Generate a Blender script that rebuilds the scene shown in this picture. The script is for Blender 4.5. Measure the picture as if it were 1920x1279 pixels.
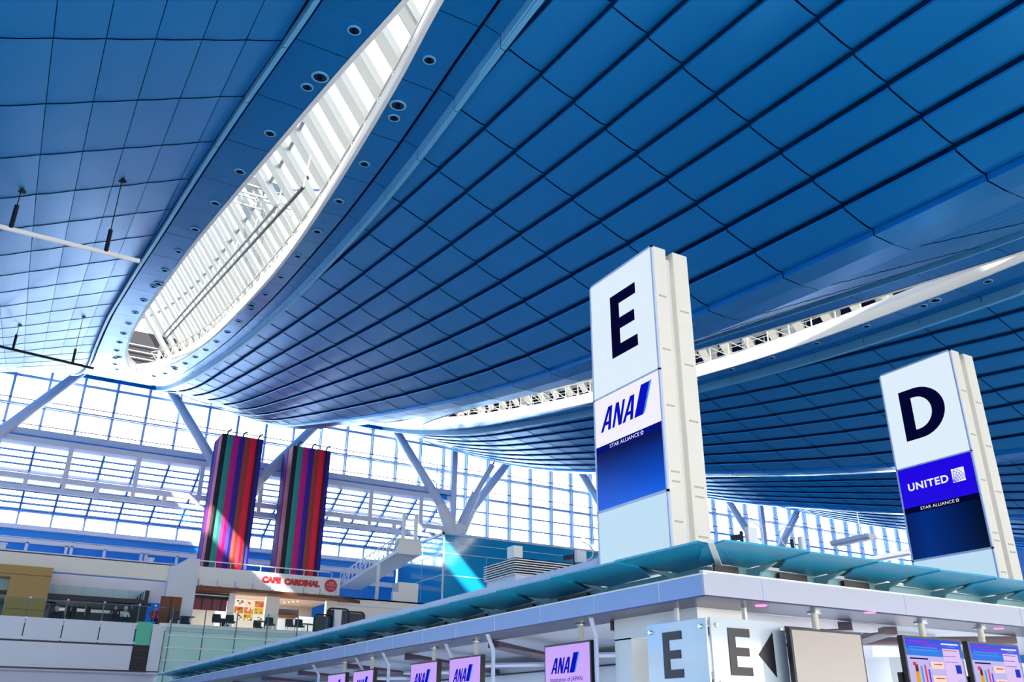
import bpy, math, random
import numpy as np
from mathutils import Vector, Matrix
random.seed(7)
scn = bpy.context.scene
for o in list(bpy.data.objects): bpy.data.objects.remove(o)
PI = math.pi

# ---------------------------------------------------------------- camera
FPX = 1620.8
YAW, PITCH, ROLL = math.radians(30.135), math.radians(24.08), math.radians(0.374)
cy_, sy_, cp_, sp_ = math.cos(YAW), math.sin(YAW), math.cos(PITCH), math.sin(PITCH)
_f = Vector((sy_*cp_, cy_*cp_, sp_)); _r = Vector((cy_, -sy_, 0)); _u = _r.cross(_f)
_r2 = _r*math.cos(ROLL) + _u*math.sin(ROLL); _u2 = -_r*math.sin(ROLL) + _u*math.cos(ROLL)
EYE = Vector((0, 0, 1.6))
cam_d = bpy.data.cameras.new('camera'); cam = bpy.data.objects.new('camera', cam_d)
scn.collection.objects.link(cam); scn.camera = cam
cam.matrix_world = Matrix(((_r2.x, _u2.x, -_f.x, EYE.x), (_r2.y, _u2.y, -_f.y, EYE.y), (_r2.z, _u2.z, -_f.z, EYE.z), (0, 0, 0, 1)))
cam_d.sensor_width = 36; cam_d.sensor_fit = 'HORIZONTAL'; cam_d.lens = 36*FPX/1920; cam_d.clip_end = 500; cam_d.clip_start = .05

def at(x, y, X=None, Y=None, Z=None):
    d = _r2*(x-960) + _u2*(639.5-y) + _f*FPX
    if X is not None: s = X/d.x
    elif Y is not None: s = Y/d.y
    else: s = (Z-1.6)/d.z
    return EYE + d*s

# ---------------------------------------------------------------- world and light
def lin(c):
    c = c/255.0
    return c/12.92 if c <= .04045 else ((c+.055)/1.055)**2.4
def L3(c): return (lin(c[0]), lin(c[1]), lin(c[2]), 1)
w = bpy.data.worlds.new('world'); scn.world = w; w.use_nodes = True
bg = w.node_tree.nodes['Background']
bg.inputs['Strength'].default_value = 3.9
wt = w.node_tree; tcw = wt.nodes.new('ShaderNodeTexCoord'); sxw = wt.nodes.new('ShaderNodeSeparateXYZ'); wt.links.new(tcw.outputs['Generated'], sxw.inputs[0])
def wramp(out, a, b, c0, c1, prev=None):   # open sky: bluer towards the left of the hall, slightly warm behind the viewer, white beyond the windows
    r_ = wt.nodes.new('ShaderNodeMapRange'); r_.inputs['From Min'].default_value = a; r_.inputs['From Max'].default_value = b; wt.links.new(sxw.outputs[out], r_.inputs['Value'])
    m_ = wt.nodes.new('ShaderNodeMix'); m_.data_type = 'RGBA'; wt.links.new(r_.outputs['Result'], m_.inputs['Factor'])
    if prev is None: m_.inputs[6].default_value = c0
    else: wt.links.new(prev.outputs[2], m_.inputs[6])
    m_.inputs[7].default_value = c1; return m_
wa = wramp('Y', .35, -.7, (1.65, 1.75, 1.9, 1), (1.3, 1.24, 1.14, 1)); wb_ = wramp('X', -.2, -.7, None, (.05, .17, .33, 1), wa)
rz = wt.nodes.new('ShaderNodeMapRange'); rz.inputs['From Min'].default_value = .15; rz.inputs['From Max'].default_value = .55; wt.links.new(sxw.outputs['Z'], rz.inputs['Value'])
mz = wt.nodes.new('ShaderNodeMix'); mz.data_type = 'RGBA'; wt.links.new(rz.outputs['Result'], mz.inputs['Factor']); wt.links.new(wb_.outputs[2], mz.inputs[6]); mz.inputs[7].default_value = (.19, .2, .21, 1)
wt.links.new(mz.outputs[2], bg.inputs['Color'])
scn.view_settings.view_transform = 'Standard'; scn.view_settings.look = 'None'
scn.view_settings.gamma = 1; scn.view_settings.use_curve_mapping = False
scn.view_settings.exposure = 0.8
cy = scn.cycles
cy.max_bounces = 7; cy.diffuse_bounces = 4; cy.glossy_bounces = 3; cy.transmission_bounces = 4; cy.transparent_max_bounces = 12
cy.caustics_reflective = False; cy.caustics_refractive = False; cy.use_denoising = True
cy.sample_clamp_indirect = 4

sd_ = bpy.data.lights.new('sun', 'SUN'); sd_.energy = 5.5; sd_.angle = math.radians(.8); sd_.color = (1, .93, .8)
sun = bpy.data.objects.new('sun', sd_); scn.collection.objects.link(sun)
sun.rotation_euler = Vector((.33, 1, -.15)).to_track_quat('-Z', 'Y').to_euler()

# ---------------------------------------------------------------- materials
def mat(name, col, rough=.5, metal=0, spec=.5, noise=0, nscale=3, coat=0, bump=0, bscale=2, coat_rough=.1):
    m = bpy.data.materials.new(name); m.use_nodes = True
    nt = m.node_tree; b = nt.nodes['Principled BSDF']
    b.inputs['Base Color'].default_value = L3(col); b.inputs['Roughness'].default_value = rough
    b.inputs['Metallic'].default_value = metal; b.inputs['Specular IOR Level'].default_value = spec
    b.inputs['Coat Weight'].default_value = coat; b.inputs['Coat Roughness'].default_value = coat_rough
    if noise or bump:
        tc = nt.nodes.new('ShaderNodeTexCoord')
    if noise:
        n = nt.nodes.new('ShaderNodeTexNoise'); n.inputs['Scale'].default_value = nscale; n.inputs['Detail'].default_value = 3
        nt.links.new(tc.outputs['Object'], n.inputs['Vector'])
        r = nt.nodes.new('ShaderNodeMapRange'); r.inputs['To Min'].default_value = max(0.02, rough-noise); r.inputs['To Max'].default_value = rough+noise
        nt.links.new(n.outputs['Fac'], r.inputs['Value']); nt.links.new(r.outputs['Result'], b.inputs['Roughness'])
    if bump:
        n2 = nt.nodes.new('ShaderNodeTexNoise'); n2.inputs['Scale'].default_value = bscale; n2.inputs['Detail'].default_value = 2
        nt.links.new(tc.outputs['Object'], n2.inputs['Vector'])
        bp = nt.nodes.new('ShaderNodeBump'); bp.inputs['Strength'].default_value = bump; bp.inputs['Distance'].default_value = .1
        nt.links.new(n2.outputs['Fac'], bp.inputs['Height']); nt.links.new(bp.outputs['Normal'], b.inputs['Normal'])
    return m
def emit(name, col, s=1.0, gloss=False):
    m = bpy.data.materials.new(name); m.use_nodes = True
    b = m.node_tree.nodes['Principled BSDF']
    b.inputs['Base Color'].default_value = (0, 0, 0, 1); b.inputs['Specular IOR Level'].default_value = .08 if gloss else 0
    b.inputs['Roughness'].default_value = .15
    b.inputs['Emission Color'].default_value = L3(col); b.inputs['Emission Strength'].default_value = s/2**.8
    return m
def grad_emit(name, stops, axis, z0, z1):
    """content of a lit display: a colour ramp over the object's own Z (or Y)"""
    m = emit(name, (0, 0, 0), 1, True); nt = m.node_tree; b = nt.nodes['Principled BSDF']
    g = nt.nodes.new('ShaderNodeNewGeometry') if False else nt.nodes.new('ShaderNodeTexCoord')
    sp = nt.nodes.new('ShaderNodeSeparateXYZ'); nt.links.new(g.outputs['Object'], sp.inputs[0])
    r = nt.nodes.new('ShaderNodeMapRange'); r.inputs['From Min'].default_value = z0; r.inputs['From Max'].default_value = z1
    nt.links.new(sp.outputs[axis], r.inputs['Value'])
    cr = nt.nodes.new('ShaderNodeValToRGB'); nt.links.new(r.outputs['Result'], cr.inputs[0])
    el = cr.color_ramp.elements
    while len(el) < len(stops): el.new(.5)
    for e, (p_, c) in zip(el, stops): e.position = p_; e.color = L3(c)
    nt.links.new(cr.outputs['Color'], b.inputs['Emission Color'])
    return m
def glass(name, tint=(235, 250, 250), gl=.12, rough=.02):
    m = bpy.data.materials.new(name); m.use_nodes = True; nt = m.node_tree
    for n in list(nt.nodes): nt.nodes.remove(n)
    o = nt.nodes.new('ShaderNodeOutputMaterial'); mx = nt.nodes.new('ShaderNodeMixShader')
    t = nt.nodes.new('ShaderNodeBsdfTransparent'); t.inputs[0].default_value = L3(tint)
    g = nt.nodes.new('ShaderNodeBsdfGlossy'); g.inputs['Roughness'].default_value = rough
    lw = nt.nodes.new('ShaderNodeLayerWeight'); lw.inputs['Blend'].default_value = gl
    nt.links.new(lw.outputs['Fresnel'], mx.inputs[0]); nt.links.new(t.outputs[0], mx.inputs[1]); nt.links.new(g.outputs[0], mx.inputs[2])
    nt.links.new(mx.outputs[0], o.inputs[0]); return m

BLUE = mat('blue_ceiling_metal', (0, 134, 205), .34, 0.5, .6, noise=.07, nscale=.25, coat=0, bump=.12, bscale=.5, coat_rough=.4)
BLUE2 = mat('blue_soffit_metal', (0, 130, 202), .27, 0.6, .6, noise=.05, nscale=.3)
BEAM = mat('edge_beam_blue', (100, 180, 228), .35, .1)
JOINT = mat('dark_joint', (2, 12, 40), .9, 0, .1)
REVEAL = mat('gap_shade_blue', (0, 80, 150), .6, 0, .2)
WHITE = mat('white_paint', (244, 243, 240), .45)
WARMW = mat('warm_white_paint', (246, 240, 228), .45)
CREAM = mat('cream_panel', (244, 237, 222), .5)
STEEL = mat('lavender_steel', (205, 215, 240), .4, 0)
MULL = mat('mullion_blue_grey', (170, 195, 238), .4, 0)
LOUV = mat('louvre_blue', (45, 120, 180), .4)
RAFT = mat('rafter_blue', (80, 135, 205), .4)
BEAML = mat('pale_beam', (228, 228, 244), .45)
RED = mat('sprinkler_pipe', (140, 60, 110), .5)
GREYP = mat('grey_panel', (222, 226, 236), .45)
LAV = mat('lavender_wall', (222, 222, 238), .5)
FASC_SHADE = mat('fascia_shaded', (140, 165, 205), .45, .25, .5)  # left fascia: same material as the right, bluish shade put into its colour
SOFF = mat('polished_soffit', (58, 50, 84), .28, .7)
TEAL = mat('teal_canopy', (14, 160, 200), .3, .0, .6)
BRACK = mat('bracket_grey_green', (140, 185, 190), .5)
FIN = mat('skylight_fin_paint', (192, 190, 183), .6)
FIN2 = mat('skylight_rail_paint', (178, 177, 172), .6)
BLACK = mat('black_plastic', (8, 8, 12), .4)
DARK = mat('dark_interior', (14, 18, 34), .6)
TBOX = mat('teal_glazed_cladding', (20, 150, 205), .1, 0, .8, coat=.6)
BWALL = mat('blue_wall', (0, 148, 240), .4)
GLASS = glass('clear_glass'); GGL = glass('greenish_glass', (228, 246, 241), .15)
FROST = mat('pale_green_glass_facade', (232, 252, 246), .12, 0, .8)
GREEN = mat('green_glass_panel', (60, 190, 150), .15, 0, .7)
GOLD = mat('gold_stone', (176, 140, 78), .5, noise=.1, nscale=4)
BROWN = mat('brown_wood', (110, 58, 22), .5)
MAROON = mat('maroon_panel', (110, 30, 50), .4)
CHROME = mat('chrome', (200, 205, 215), .2, 1)
IVORY = mat('ivory_pole', (232, 226, 205), .45)
NAVY = mat('navy_letter', (4, 8, 40), .4)
LETTER = mat('black_letter', (22, 22, 34), .4)
FLOORM = mat('pale_stone_floor', (225, 223, 222), .4, noise=.1)
SIGNL = emit('lit_sign_white', (222, 238, 252), 1.0, True)
ADWHITE = emit('lit_ad_white', (243, 240, 252), 1.0, True)
SBLUE = emit('logo_blue', (12, 20, 190), 1.0); SLBLUE = emit('logo_light_blue', (60, 140, 240), 1.0)
SWHITE = emit('lit_white_text', (235, 240, 255), 1.0)
UBLUE = emit('united_blue', (32, 4, 225), 1.0, True)
BAND = emit('dark_blue_band', (6, 22, 120), 1.0)
LNAVY = emit('lit_navy', (4, 8, 48), 1.0)
GLOWG = emit('lit_base_glass', (196, 228, 250), .92, True)
SCR = emit('lilac_screen', (196, 160, 245), 1.0, True)
SCRTXT = emit('screen_text', (60, 40, 150), 1.0)
PINK = emit('pink_downlight', (255, 150, 210), 1.6)
REDS = mat('red_sign', (215, 22, 45), .4)
LAMPG = mat('dark_lens', (15, 25, 60), .15, .3)

# ---------------------------------------------------------------- mesh helpers
COL = scn.collection
class MB:
    def __init__(s): s.v = []; s.f = []; s.m = []; s.mats = []
    def mi(s, m):
        if m not in s.mats: s.mats.append(m)
        return s.mats.index(m)
    def face(s, pts, m):
        b = len(s.v); s.v += [tuple(p) for p in pts]; s.f.append(tuple(range(b, b+len(pts)))); s.m.append(s.mi(m))
    def hexa(s, p, m):  # p: 8 points, bottom 4 then top 4
        b = len(s.v); s.v += [tuple(q) for q in p]; k = s.mi(m)
        for f in ((0, 3, 2, 1), (4, 5, 6, 7), (0, 1, 5, 4), (1, 2, 6, 5), (2, 3, 7, 6), (3, 0, 4, 7)):
            s.f.append(tuple(b+i for i in f)); s.m.append(k)
    def box(s, x0, x1, y0, y1, z0, z1, m):
        s.hexa([(x0, y0, z0), (x1, y0, z0), (x1, y1, z0), (x0, y1, z0), (x0, y0, z1), (x1, y0, z1), (x1, y1, z1), (x0, y1, z1)], m)
    def prism(s, pts, ext, m, caps=True):
        n = len(pts); b = len(s.v); e = Vector(ext); k = s.mi(m)
        s.v += [tuple(p) for p in pts] + [tuple(Vector(p)+e) for p in pts]
        if caps:
            s.f.append(tuple(b+i for i in range(n))[::-1]); s.m.append(k); s.f.append(tuple(b+n+i for i in range(n))); s.m.append(k)
        for i in range(n):
            j = (i+1) % n; s.f.append((b+i, b+j, b+n+j, b+n+i)); s.m.append(k)
    def tube(s, p, q, r, m, n=10, r2=None):
        p = Vector(p); q = Vector(q); d = (q-p); r2 = r if r2 is None else r2
        a = d.orthogonal().normalized(); b_ = d.normalized().cross(a); k = s.mi(m); b = len(s.v)
        for c, rr in ((p, r), (q, r2)):
            for i in range(n):
                t = 2*PI*i/n; s.v.append(tuple(c + a*math.cos(t)*rr + b_*math.sin(t)*rr))
        for i in range(n):
            j = (i+1) % n; s.f.append((b+i, b+j, b+n+j, b+n+i)); s.m.append(k)
        s.f.append(tuple(b+i for i in range(n))[::-1]); s.m.append(k); s.f.append(tuple(b+n+i for i in range(n))); s.m.append(k)
    def bar(s, p, q, wd, ht, m, up=(0, 0, 1)):
        p = Vector(p); q = Vector(q); d = (q-p).normalized(); side = d.cross(Vector(up))
        if side.length < 1e-4: side = Vector((1, 0, 0))
        side.normalize(); u = side.cross(d).normalized(); a = side*wd/2; c = u*ht/2
        s.hexa([p-a-c, p+a-c, q+a-c, q-a-c, p-a+c, p+a+c, q+a+c, q-a+c], m)
    def path(s, pts, r, m, n=8):
        for a, b in zip(pts[:-1], pts[1:]): s.tube(a, b, r, m, n)
    def lathe(s, c, prof, m, n=20, axis='z'):
        k = s.mi(m); b = len(s.v)
        for (r, h) in prof:
            for i in range(n):
                t = 2*PI*i/n; s.v.append((c[0]+r*math.cos(t), c[1]+r*math.sin(t), c[2]+h))
        for a in range(len(prof)-1):
            for i in range(n):
                j = (i+1) % n; s.f.append((b+a*n+i, b+a*n+j, b+(a+1)*n+j, b+(a+1)*n+i)); s.m.append(k)
        s.f.append(tuple(b+i for i in range(n))[::-1]); s.m.append(k)
        e = b+(len(prof)-1)*n; s.f.append(tuple(e+i for i in range(n))); s.m.append(k)
    def build(s, name, parent=None, m=None, smooth=False, bevel=0):
        me = bpy.data.meshes.new(name); L = Vector((0, 0, 0))
        if parent is not None:
            L = Vector(parent.location); q = parent.parent
            while q is not None: L += Vector(q.location); q = q.parent
        me.from_pydata([(a[0]-L.x, a[1]-L.y, a[2]-L.z) for a in s.v], [], s.f)
        for x in s.mats: me.materials.append(x)
        me.polygons.foreach_set('material_index', s.m)
        if smooth: me.polygons.foreach_set('use_smooth', [True]*len(me.polygons))
        me.validate(); me.update()
        o = bpy.data.objects.new(name, me); COL.objects.link(o)
        if parent is not None: o.parent = parent
        if bevel:
            bv = o.modifiers.new('bevel', 'BEVEL'); bv.width = bevel; bv.segments = 2; bv.limit_method = 'ANGLE'
        return o
def thing(name, label, cat, loc, group=None):
    o = bpy.data.objects.new(name, None); COL.objects.link(o); o.location = loc; o.empty_display_size = .2
    o['label'] = label; o['category'] = cat
    if group: o['group'] = group
    return o
def tag(o, label, cat, group=None):
    o['label'] = label; o['category'] = cat
    if group: o['group'] = group
    return o
def struct(o): o['kind'] = 'structure'; return o
def sroot(name, loc=(0, 0, 0)):
    o = bpy.data.objects.new(name, None); COL.objects.link(o); o.location = loc; return struct(o)
def dup(root, loc, label=None, group=None):
    r = root.copy(); COL.objects.link(r); r.location = loc
    if label: r['label'] = label
    if group: r['group'] = group
    for ch in list(root.children):
        c = ch.copy(); COL.objects.link(c); c.parent = r
        for g in ch.children:
            d = g.copy(); COL.objects.link(d); d.parent = c
    return r
_tc = {}
def text_geo(body, size, bold=0.0, shear=0.0, extrude=0.0, space=1.0):
    cu = bpy.data.curves.new('t', 'FONT'); cu.body = body; cu.size = size; cu.offset = bold; cu.shear = shear
    cu.extrude = extrude; cu.space_character = space; cu.resolution_u = 6
    ob = bpy.data.objects.new('t', cu); COL.objects.link(ob)
    bpy.context.view_layer.update()
    dg = bpy.context.evaluated_depsgraph_get(); me = ob.evaluated_get(dg).to_mesh()
    v = [tuple(x.co) for x in me.vertices]; f = [tuple(p.vertices) for p in me.polygons]
    ob.evaluated_get(dg).to_mesh_clear(); bpy.data.objects.remove(ob); bpy.data.curves.remove(cu)
    return v, f
def put_text(mb, body, O, right, up, width, m, height=None, lift=.004, **kw):
    """text scaled to fill width (and height) with its lower-left corner at O"""
    v, f = text_geo(body, 1.0, **kw)
    xs = [a[0] for a in v]; ys = [a[1] for a in v]; x0, x1, y0, y1 = min(xs), max(xs), min(ys), max(ys)
    sx = width/(x1-x0); sy = height/(y1-y0) if height else sx
    O = Vector(O); right = Vector(right); up = Vector(up); nrm = right.cross(up); b = len(mb.v); k = mb.mi(m)
    for a in v: mb.v.append(tuple(O + right*(a[0]-x0)*sx + up*(a[1]-y0)*sy + nrm*(a[2]*sx+lift)))
    for g in f: mb.f.append(tuple(b+i for i in g)); mb.m.append(k)
def poly2(mb, pts, O, right, up, m, th=.006, lift=.0):
    O = Vector(O); right = Vector(right); up = Vector(up); n = right.cross(up)
    mb.prism([O+right*x+up*y+n*lift for x, y in pts], n*th, m)
ORD = ['nearest', 'second', 'third', 'fourth', 'fifth', 'sixth', 'seventh', 'eighth', 'ninth', 'tenth', 'eleventh', 'twelfth', 'thirteenth', 'fourteenth', 'fifteenth',
       'sixteenth', 'seventeenth', 'eighteenth', 'nineteenth', 'twentieth', 'twenty-first', 'twenty-second', 'twenty-third', 'twenty-fourth']

# ---------------------------------------------------------------- roof shape
def hermite(kn):
    X = [a for a, b in kn]; Y = [b for a, b in kn]; n = len(X)
    T = []
    for i in range(n):
        if i == 0: T.append((Y[1]-Y[0])/(X[1]-X[0]))
        elif i == n-1: T.append((Y[-1]-Y[-2])/(X[-1]-X[-2]))
        else: T.append((Y[i+1]-Y[i-1])/(X[i+1]-X[i-1]))
    def f(x):
        if x <= X[0]: return Y[0]+T[0]*(x-X[0])*.0
        if x >= X[-1]: return Y[-1]+T[-1]*(x-X[-1])
        i = max(j for j in range(n-1) if X[j] <= x); h = X[i+1]-X[i]; t = (x-X[i])/h
        return ((2*t**3-3*t*t+1)*Y[i] + (t**3-2*t*t+t)*h*T[i] + (-2*t**3+3*t*t)*Y[i+1] + (t**3-t*t)*h*T[i+1])
    return f
_R = hermite([(-20, 11.5), (0, 11.6), (6, 11.85), (11.2, 12.15), (17, 12.7), (22, 13.3), (28, 14.2), (34, 15.25), (42, 16.75), (50, 18.4), (58, 20.6), (67, 23.55)])
RIDGE = lambda y: _R(y)+1.6
KEEL = hermite([(-20, 3.2), (6, 3.25), (14, 3.3), (19, 3.3), (25, 3.13), (30, 2.9), (36, 2.6), (43, 2.2), (52, 1.7), (59, 1.3), (67, .85)])
SLOT = hermite([(8.3, 0), (11.3, .24), (13.5, .48), (16, .7), (18, .86), (20.5, 1.04), (23.3, 1.22), (26.5, 1.36), (32, 1.48), (36.5, 1.53), (41, 1.42), (45.5, 1.1), (49, .62), (51.5, 0)])
def slot(y): return SLOT(y) if 8.3 < y < 51.5 else 0.0
WID = hermite([(-20, 1.2), (0, 1.3), (6, 1.5), (12, 1.8), (14, 1.95), (16, 2.1), (18, 2.22), (20.5, 2.35), (25, 2.52), (28.5, 2.65), (32.5, 2.75), (37, 2.82), (44, 2.75), (52, 2.6), (60, 2.75), (67, 3.0)])
C0, PER, UK, ROW, PL = 4.55, 18.4, 8.65, .757, 2.3
def zs(u, y):
    r = RIDGE(y); k = KEEL(y); wv = WID(y)
    return r-k+(UK-u)*(k-.15)/(UK-wv)
YL = [-14.1+PL*i for i in range(36)]; YL = [y for y in YL if y < 66.2]+[67.0]
def half_hull(mb, c, sd):
    for y0, y1 in zip(YL[:-1], YL[1:]):
        ya, yb = (y0+.013, y1-.013) if sd > 0 else (y0+.008, y1-.008)
        for j in range(10):
            ua, ub = UK-ROW*(j+1), UK-ROW*j-(.02 if sd > 0 else .014)
            w0, w1 = WID(y0)+.03, WID(y1)+.03
            if ub <= min(w0, w1): continue
            a0, a1 = min(max(ua, w0), ub-.01), min(max(ua, w1), ub-.01)
            ln = (ub-ua)
            prof = [(0, -.05), (.35, -.03), (.62, -.01), (.8, .012), (.91, .035), (1, .07)] if sd > 0 else [(0, 0), (.35, -.012), (.62, -.014), (.8, -.01), (.91, -.004), (1, .0)]
            rows = []
            for aa, yy, dy in ((a0, ya, -.008), (a1, yb, .008)):
                us = [aa]+[ua+t_*ln for t_, _ in prof[1:] if ua+t_*ln > aa+.02]
                while len(us) < len(prof): us.insert(1, us[0]+(us[1]-us[0])*.5 if len(us) > 1 else us[0])
                zz = []
                for u in us:
                    t_ = max(0, (u-ua)/ln); k = max(i for i in range(len(prof)-1) if prof[i][0] <= t_+1e-6)
                    zz.append(zs(u, yy)+prof[k][1]+(prof[k+1][1]-prof[k][1])*(t_-prof[k][0])/(prof[k+1][0]-prof[k][0])+dy)
                rows.append([(c+sd*u, yy, z_) for u, z_ in zip(us, zz)])
            b_ = len(mb.v); mb.v += rows[0]+rows[1]; n_ = len(prof); mi_ = mb.mi(BLUE)
            for q in range(n_-1): mb.f.append((b_+q, b_+n_+q, b_+n_+q+1, b_+q+1)); mb.m.append(mi_)
            P0, P1 = rows[0][0], rows[1][0]
            mb.face([P0, P1, (P1[0], P1[1], P1[2]+.045), (P0[0], P0[1], P0[2]+.045)], BLUE)
        # flat keel strip
        P = [(c+sd*UK, ya, zs(UK, y0)-.06), (c+sd*UK, yb, zs(UK, y1)-.06), (c+sd*PER/2, yb, zs(UK, y1)-.09), (c+sd*PER/2, ya, zs(UK, y0)-.09)]
        mb.face(P, BLUE2)
        mb.face([P[0], P[1], (P[1][0], P[1][1], P[1][2]+.16), (P[0][0], P[0][1], P[0][2]+.16)], BLUE2)
        # backing toned dark so the panel gaps read as shadow
        ym = (y0+y1)/2
        for p0, p1 in ((y0, ym), (ym, y1)):
            for ua, ub in ((None, 5.5), (5.5, PER/2)):
                a0 = WID(p0)-.45 if ua is None else ua; a1 = WID(p1)-.45 if ua is None else ua
                mb.face([(c+sd*a0, p0, zs(a0, p0)+.3), (c+sd*a1, p1, zs(a1, p1)+.3), (c+sd*ub, p1, zs(min(ub, UK), p1)+.3), (c+sd*ub, p0, zs(min(ub, UK), p0)+.3)], REVEAL)
def soffit(mb, c, sd):
    for y0, y1 in zip(YL[:-1], YL[1:]):
        ys = [y0+.01]+[y0+PL*k/4 for k in (1, 2, 3) if y0+PL*k/4 < y1-.1]+[y1-.01]
        for p0, p1 in zip(ys[:-1], ys[1:]):
            rc = .58 if sd > 0 else .24; r0, r1 = RIDGE(p0), RIDGE(p1); s0, s1 = slot(p0), slot(p1); w0, w1 = WID(p0), WID(p1)
            def q(u0, z0, u1, z1, m): mb.face([(c+sd*(u0+w0), p0, r0+z0), (c+sd*(u0+w1), p1, r1+z0), (c+sd*(u1+w1), p1, r1+z1), (c+sd*(u1+w0), p0, r0+z1)], m)
            mb.face([(c+sd*s0, p0, r0), (c+sd*s1, p1, r1), (c+sd*(w1-rc), p1, r1), (c+sd*(w0-rc), p0, r0)], BLUE2)
            q(-rc, .0, -rc, .12, BLUE2); q(-rc+.015, .14, -.1, .02, BLUE2); q(-.1, -.30, 0, -.32, BEAM); q(-.1, .02, -.1, -.30, BEAM); q(0, -.32, 0, -.1, BEAM)
        # dark backing over the joints
        for p0, p1 in ((y0, (y0+y1)/2), ((y0+y1)/2, y1)):
            mb.face([(c+sd*slot(p0), p0, RIDGE(p0)+.04), (c+sd*slot(p1), p1, RIDGE(p1)+.04), (c+sd*(WID(p1)-.5), p1, RIDGE(p1)+.04), (c+sd*(WID(p0)-.5), p0, RIDGE(p0)+.04)], JOINT)
            mb.face([(c+sd*(WID(p0)-.6), p0, RIDGE(p0)+.2), (c+sd*(WID(p1)-.6), p1, RIDGE(p1)+.2), (c+sd*WID(p1), p1, RIDGE(p1)+.2), (c+sd*WID(p0), p0, RIDGE(p0)+.2)], JOINT)
for k in range(-1, 6):
    cl = C0+PER*(k-1); cr = C0+PER*k      # slot on the left of this vault, slot on its right
    mb = MB(); half_hull(mb, cl, 1); half_hull(mb, cr, -1)
    struct(mb.build('ceiling', smooth=True))
for k in range(-2, 6):
    mb = MB(); soffit(mb, C0+PER*k, 1); soffit(mb, C0+PER*k, -1); struct(mb.build('ceiling'))

# ---------------------------------------------------------------- skylight slots
def skylight(idx, c, detail):
    root = sroot('window_%d' % idx, (c, 30, RIDGE(30)))
    ys = np.linspace(8.35, 51.45, 64)
    mb = MB()
    for sd in (-1, 1):
        for p0, p1 in zip(ys[:-1], ys[1:]):
            s0, s1 = slot(p0), slot(p1); r0, r1 = RIDGE(p0), RIDGE(p1)
            def q(u0, z0, u1, z1, m): mb.face([(c+sd*(s0+u0), p0, r0+z0), (c+sd*(s1+u0), p1, r1+z0), (c+sd*(s1+u1), p1, r1+z1), (c+sd*(s0+u1), p0, r0+z1)], m)
            q(.10, -.01, .0, -.025, WHITE); q(0, -.025, 0, .14, WHITE); q(0, .14, .04, .15, JOINT); q(.04, .15, .04, .34, WHITE)
            q(.04, .34, .07, .35, JOINT); q(.07, .35, .07, .55, GREYP); q(.07, .55, .30, .58, WHITE)
            q(.95, .58, .95, 1.9, FIN2); q(.30, .58, .95, .58, WHITE)
    mb.build('window_frame', root)
    # inclined glazed side of the lantern with deep white fins
    def wall(t, y):   # t = 0 at the curb, 1 at the top
        s = slot(y); return Vector((c+s+1.0-3.9*t, y, RIDGE(y)+1.0+5.4*t))
    y = 9.6; n = 0
    while y < 50.5:
        mb = MB(); a, b = wall(0, y), wall(1, y)
        mb.bar(a, b, .40, .2, FIN, up=(1, 0, .7)); mb.build('glazing_fin', root)
        n += 1; y += 1.38
    mb = MB(); g = MB(); y = 9.6; tr = MB()
    while y < 50.4:
        o = Vector((.28, 0, .2)); y2 = y+1.38
        mid = y+.62
        mb.bar(wall(0, mid)+o*.7, wall(1, mid)+o*.7, .045, .06, JOINT, up=(1, 0, .7))
        g.face([wall(0, y)+o, wall(0, y2)+o, wall(1, y2)+o, wall(1, y)+o], SKYGL)
        tr.bar(wall(.42, mid)+o*.3, wall(.42, mid+.72)+o*.3, .09, .09, FIN2)
        y = y2
    mb.build('glazing_bar', root); g.build('pane', root); tr.build('transom', root)
    # louvred openings low in the upstand, and the lattice rail in front
    mb = MB(); dk = MB(); y = 12.2
    while y < 50:
        y2 = y+2.3
        u0, u1 = slot(y)+.93, slot(y2)+.93
        f = lambda t, dz: (c + u0+(u1-u0)*t, y+2.3*t, RIDGE(y+2.3*t)+dz)
        dk.face([f(.12, .66), f(.8, .66), f(.8, 1.34), f(.12, 1.34)], JOINT)
        mb.bar(f(.12, .98), f(.8, .98), .03, .03, WHITE)
        mb.bar(f(.52, .75), f(.55, 1.28), .04, .04, FIN2)
        y = y2
    re_ = RIDGE(51.8)
    dk.box(c-2.2, c+2.4, 51.8, 51.9, re_+.1, re_+2.6, DARK); mb.box(c-2.2, c+2.4, 51.85, 52.0, re_+2.6, re_+7.5, FIN2); mb.box(c-2.2, c+2.4, 51.5, 51.6, re_+.1, re_+.45, FIN2)
    for z_ in (.8, 1.2, 1.6): mb.box(c-2.2, c+2.4, 51.5, 51.56, re_+z_, re_+z_+.06, FIN2)
    dk.build('dark_opening', root)
    y = 11.5
    while y < 50.4:
        f = lambda yy, dz: Vector((c+slot(yy)+.3, yy, RIDGE(yy)+dz))
        mb.bar(f(y, .58), f(y, 1.32), .04, .04, FIN2); mb.bar(f(y, .62), f(y+1.15, 1.28), .035, .035, FIN2); mb.bar(f(y, 1.3), f(y+1.15, 1.3), .05, .05, FIN2)
        mb.bar(f(y, .95), f(y+1.15, .95), .025, .025, FIN2)
        y += 1.15
    mb.build('lattice_rail', root)
    return root
SKYGL = glass('skylight_glass', (232, 242, 250), .02)
skylight(1, C0, True); skylight(2, C0+PER, True); skylight(3, C0+2*PER, False); skylight(4, C0-PER, False)

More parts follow.
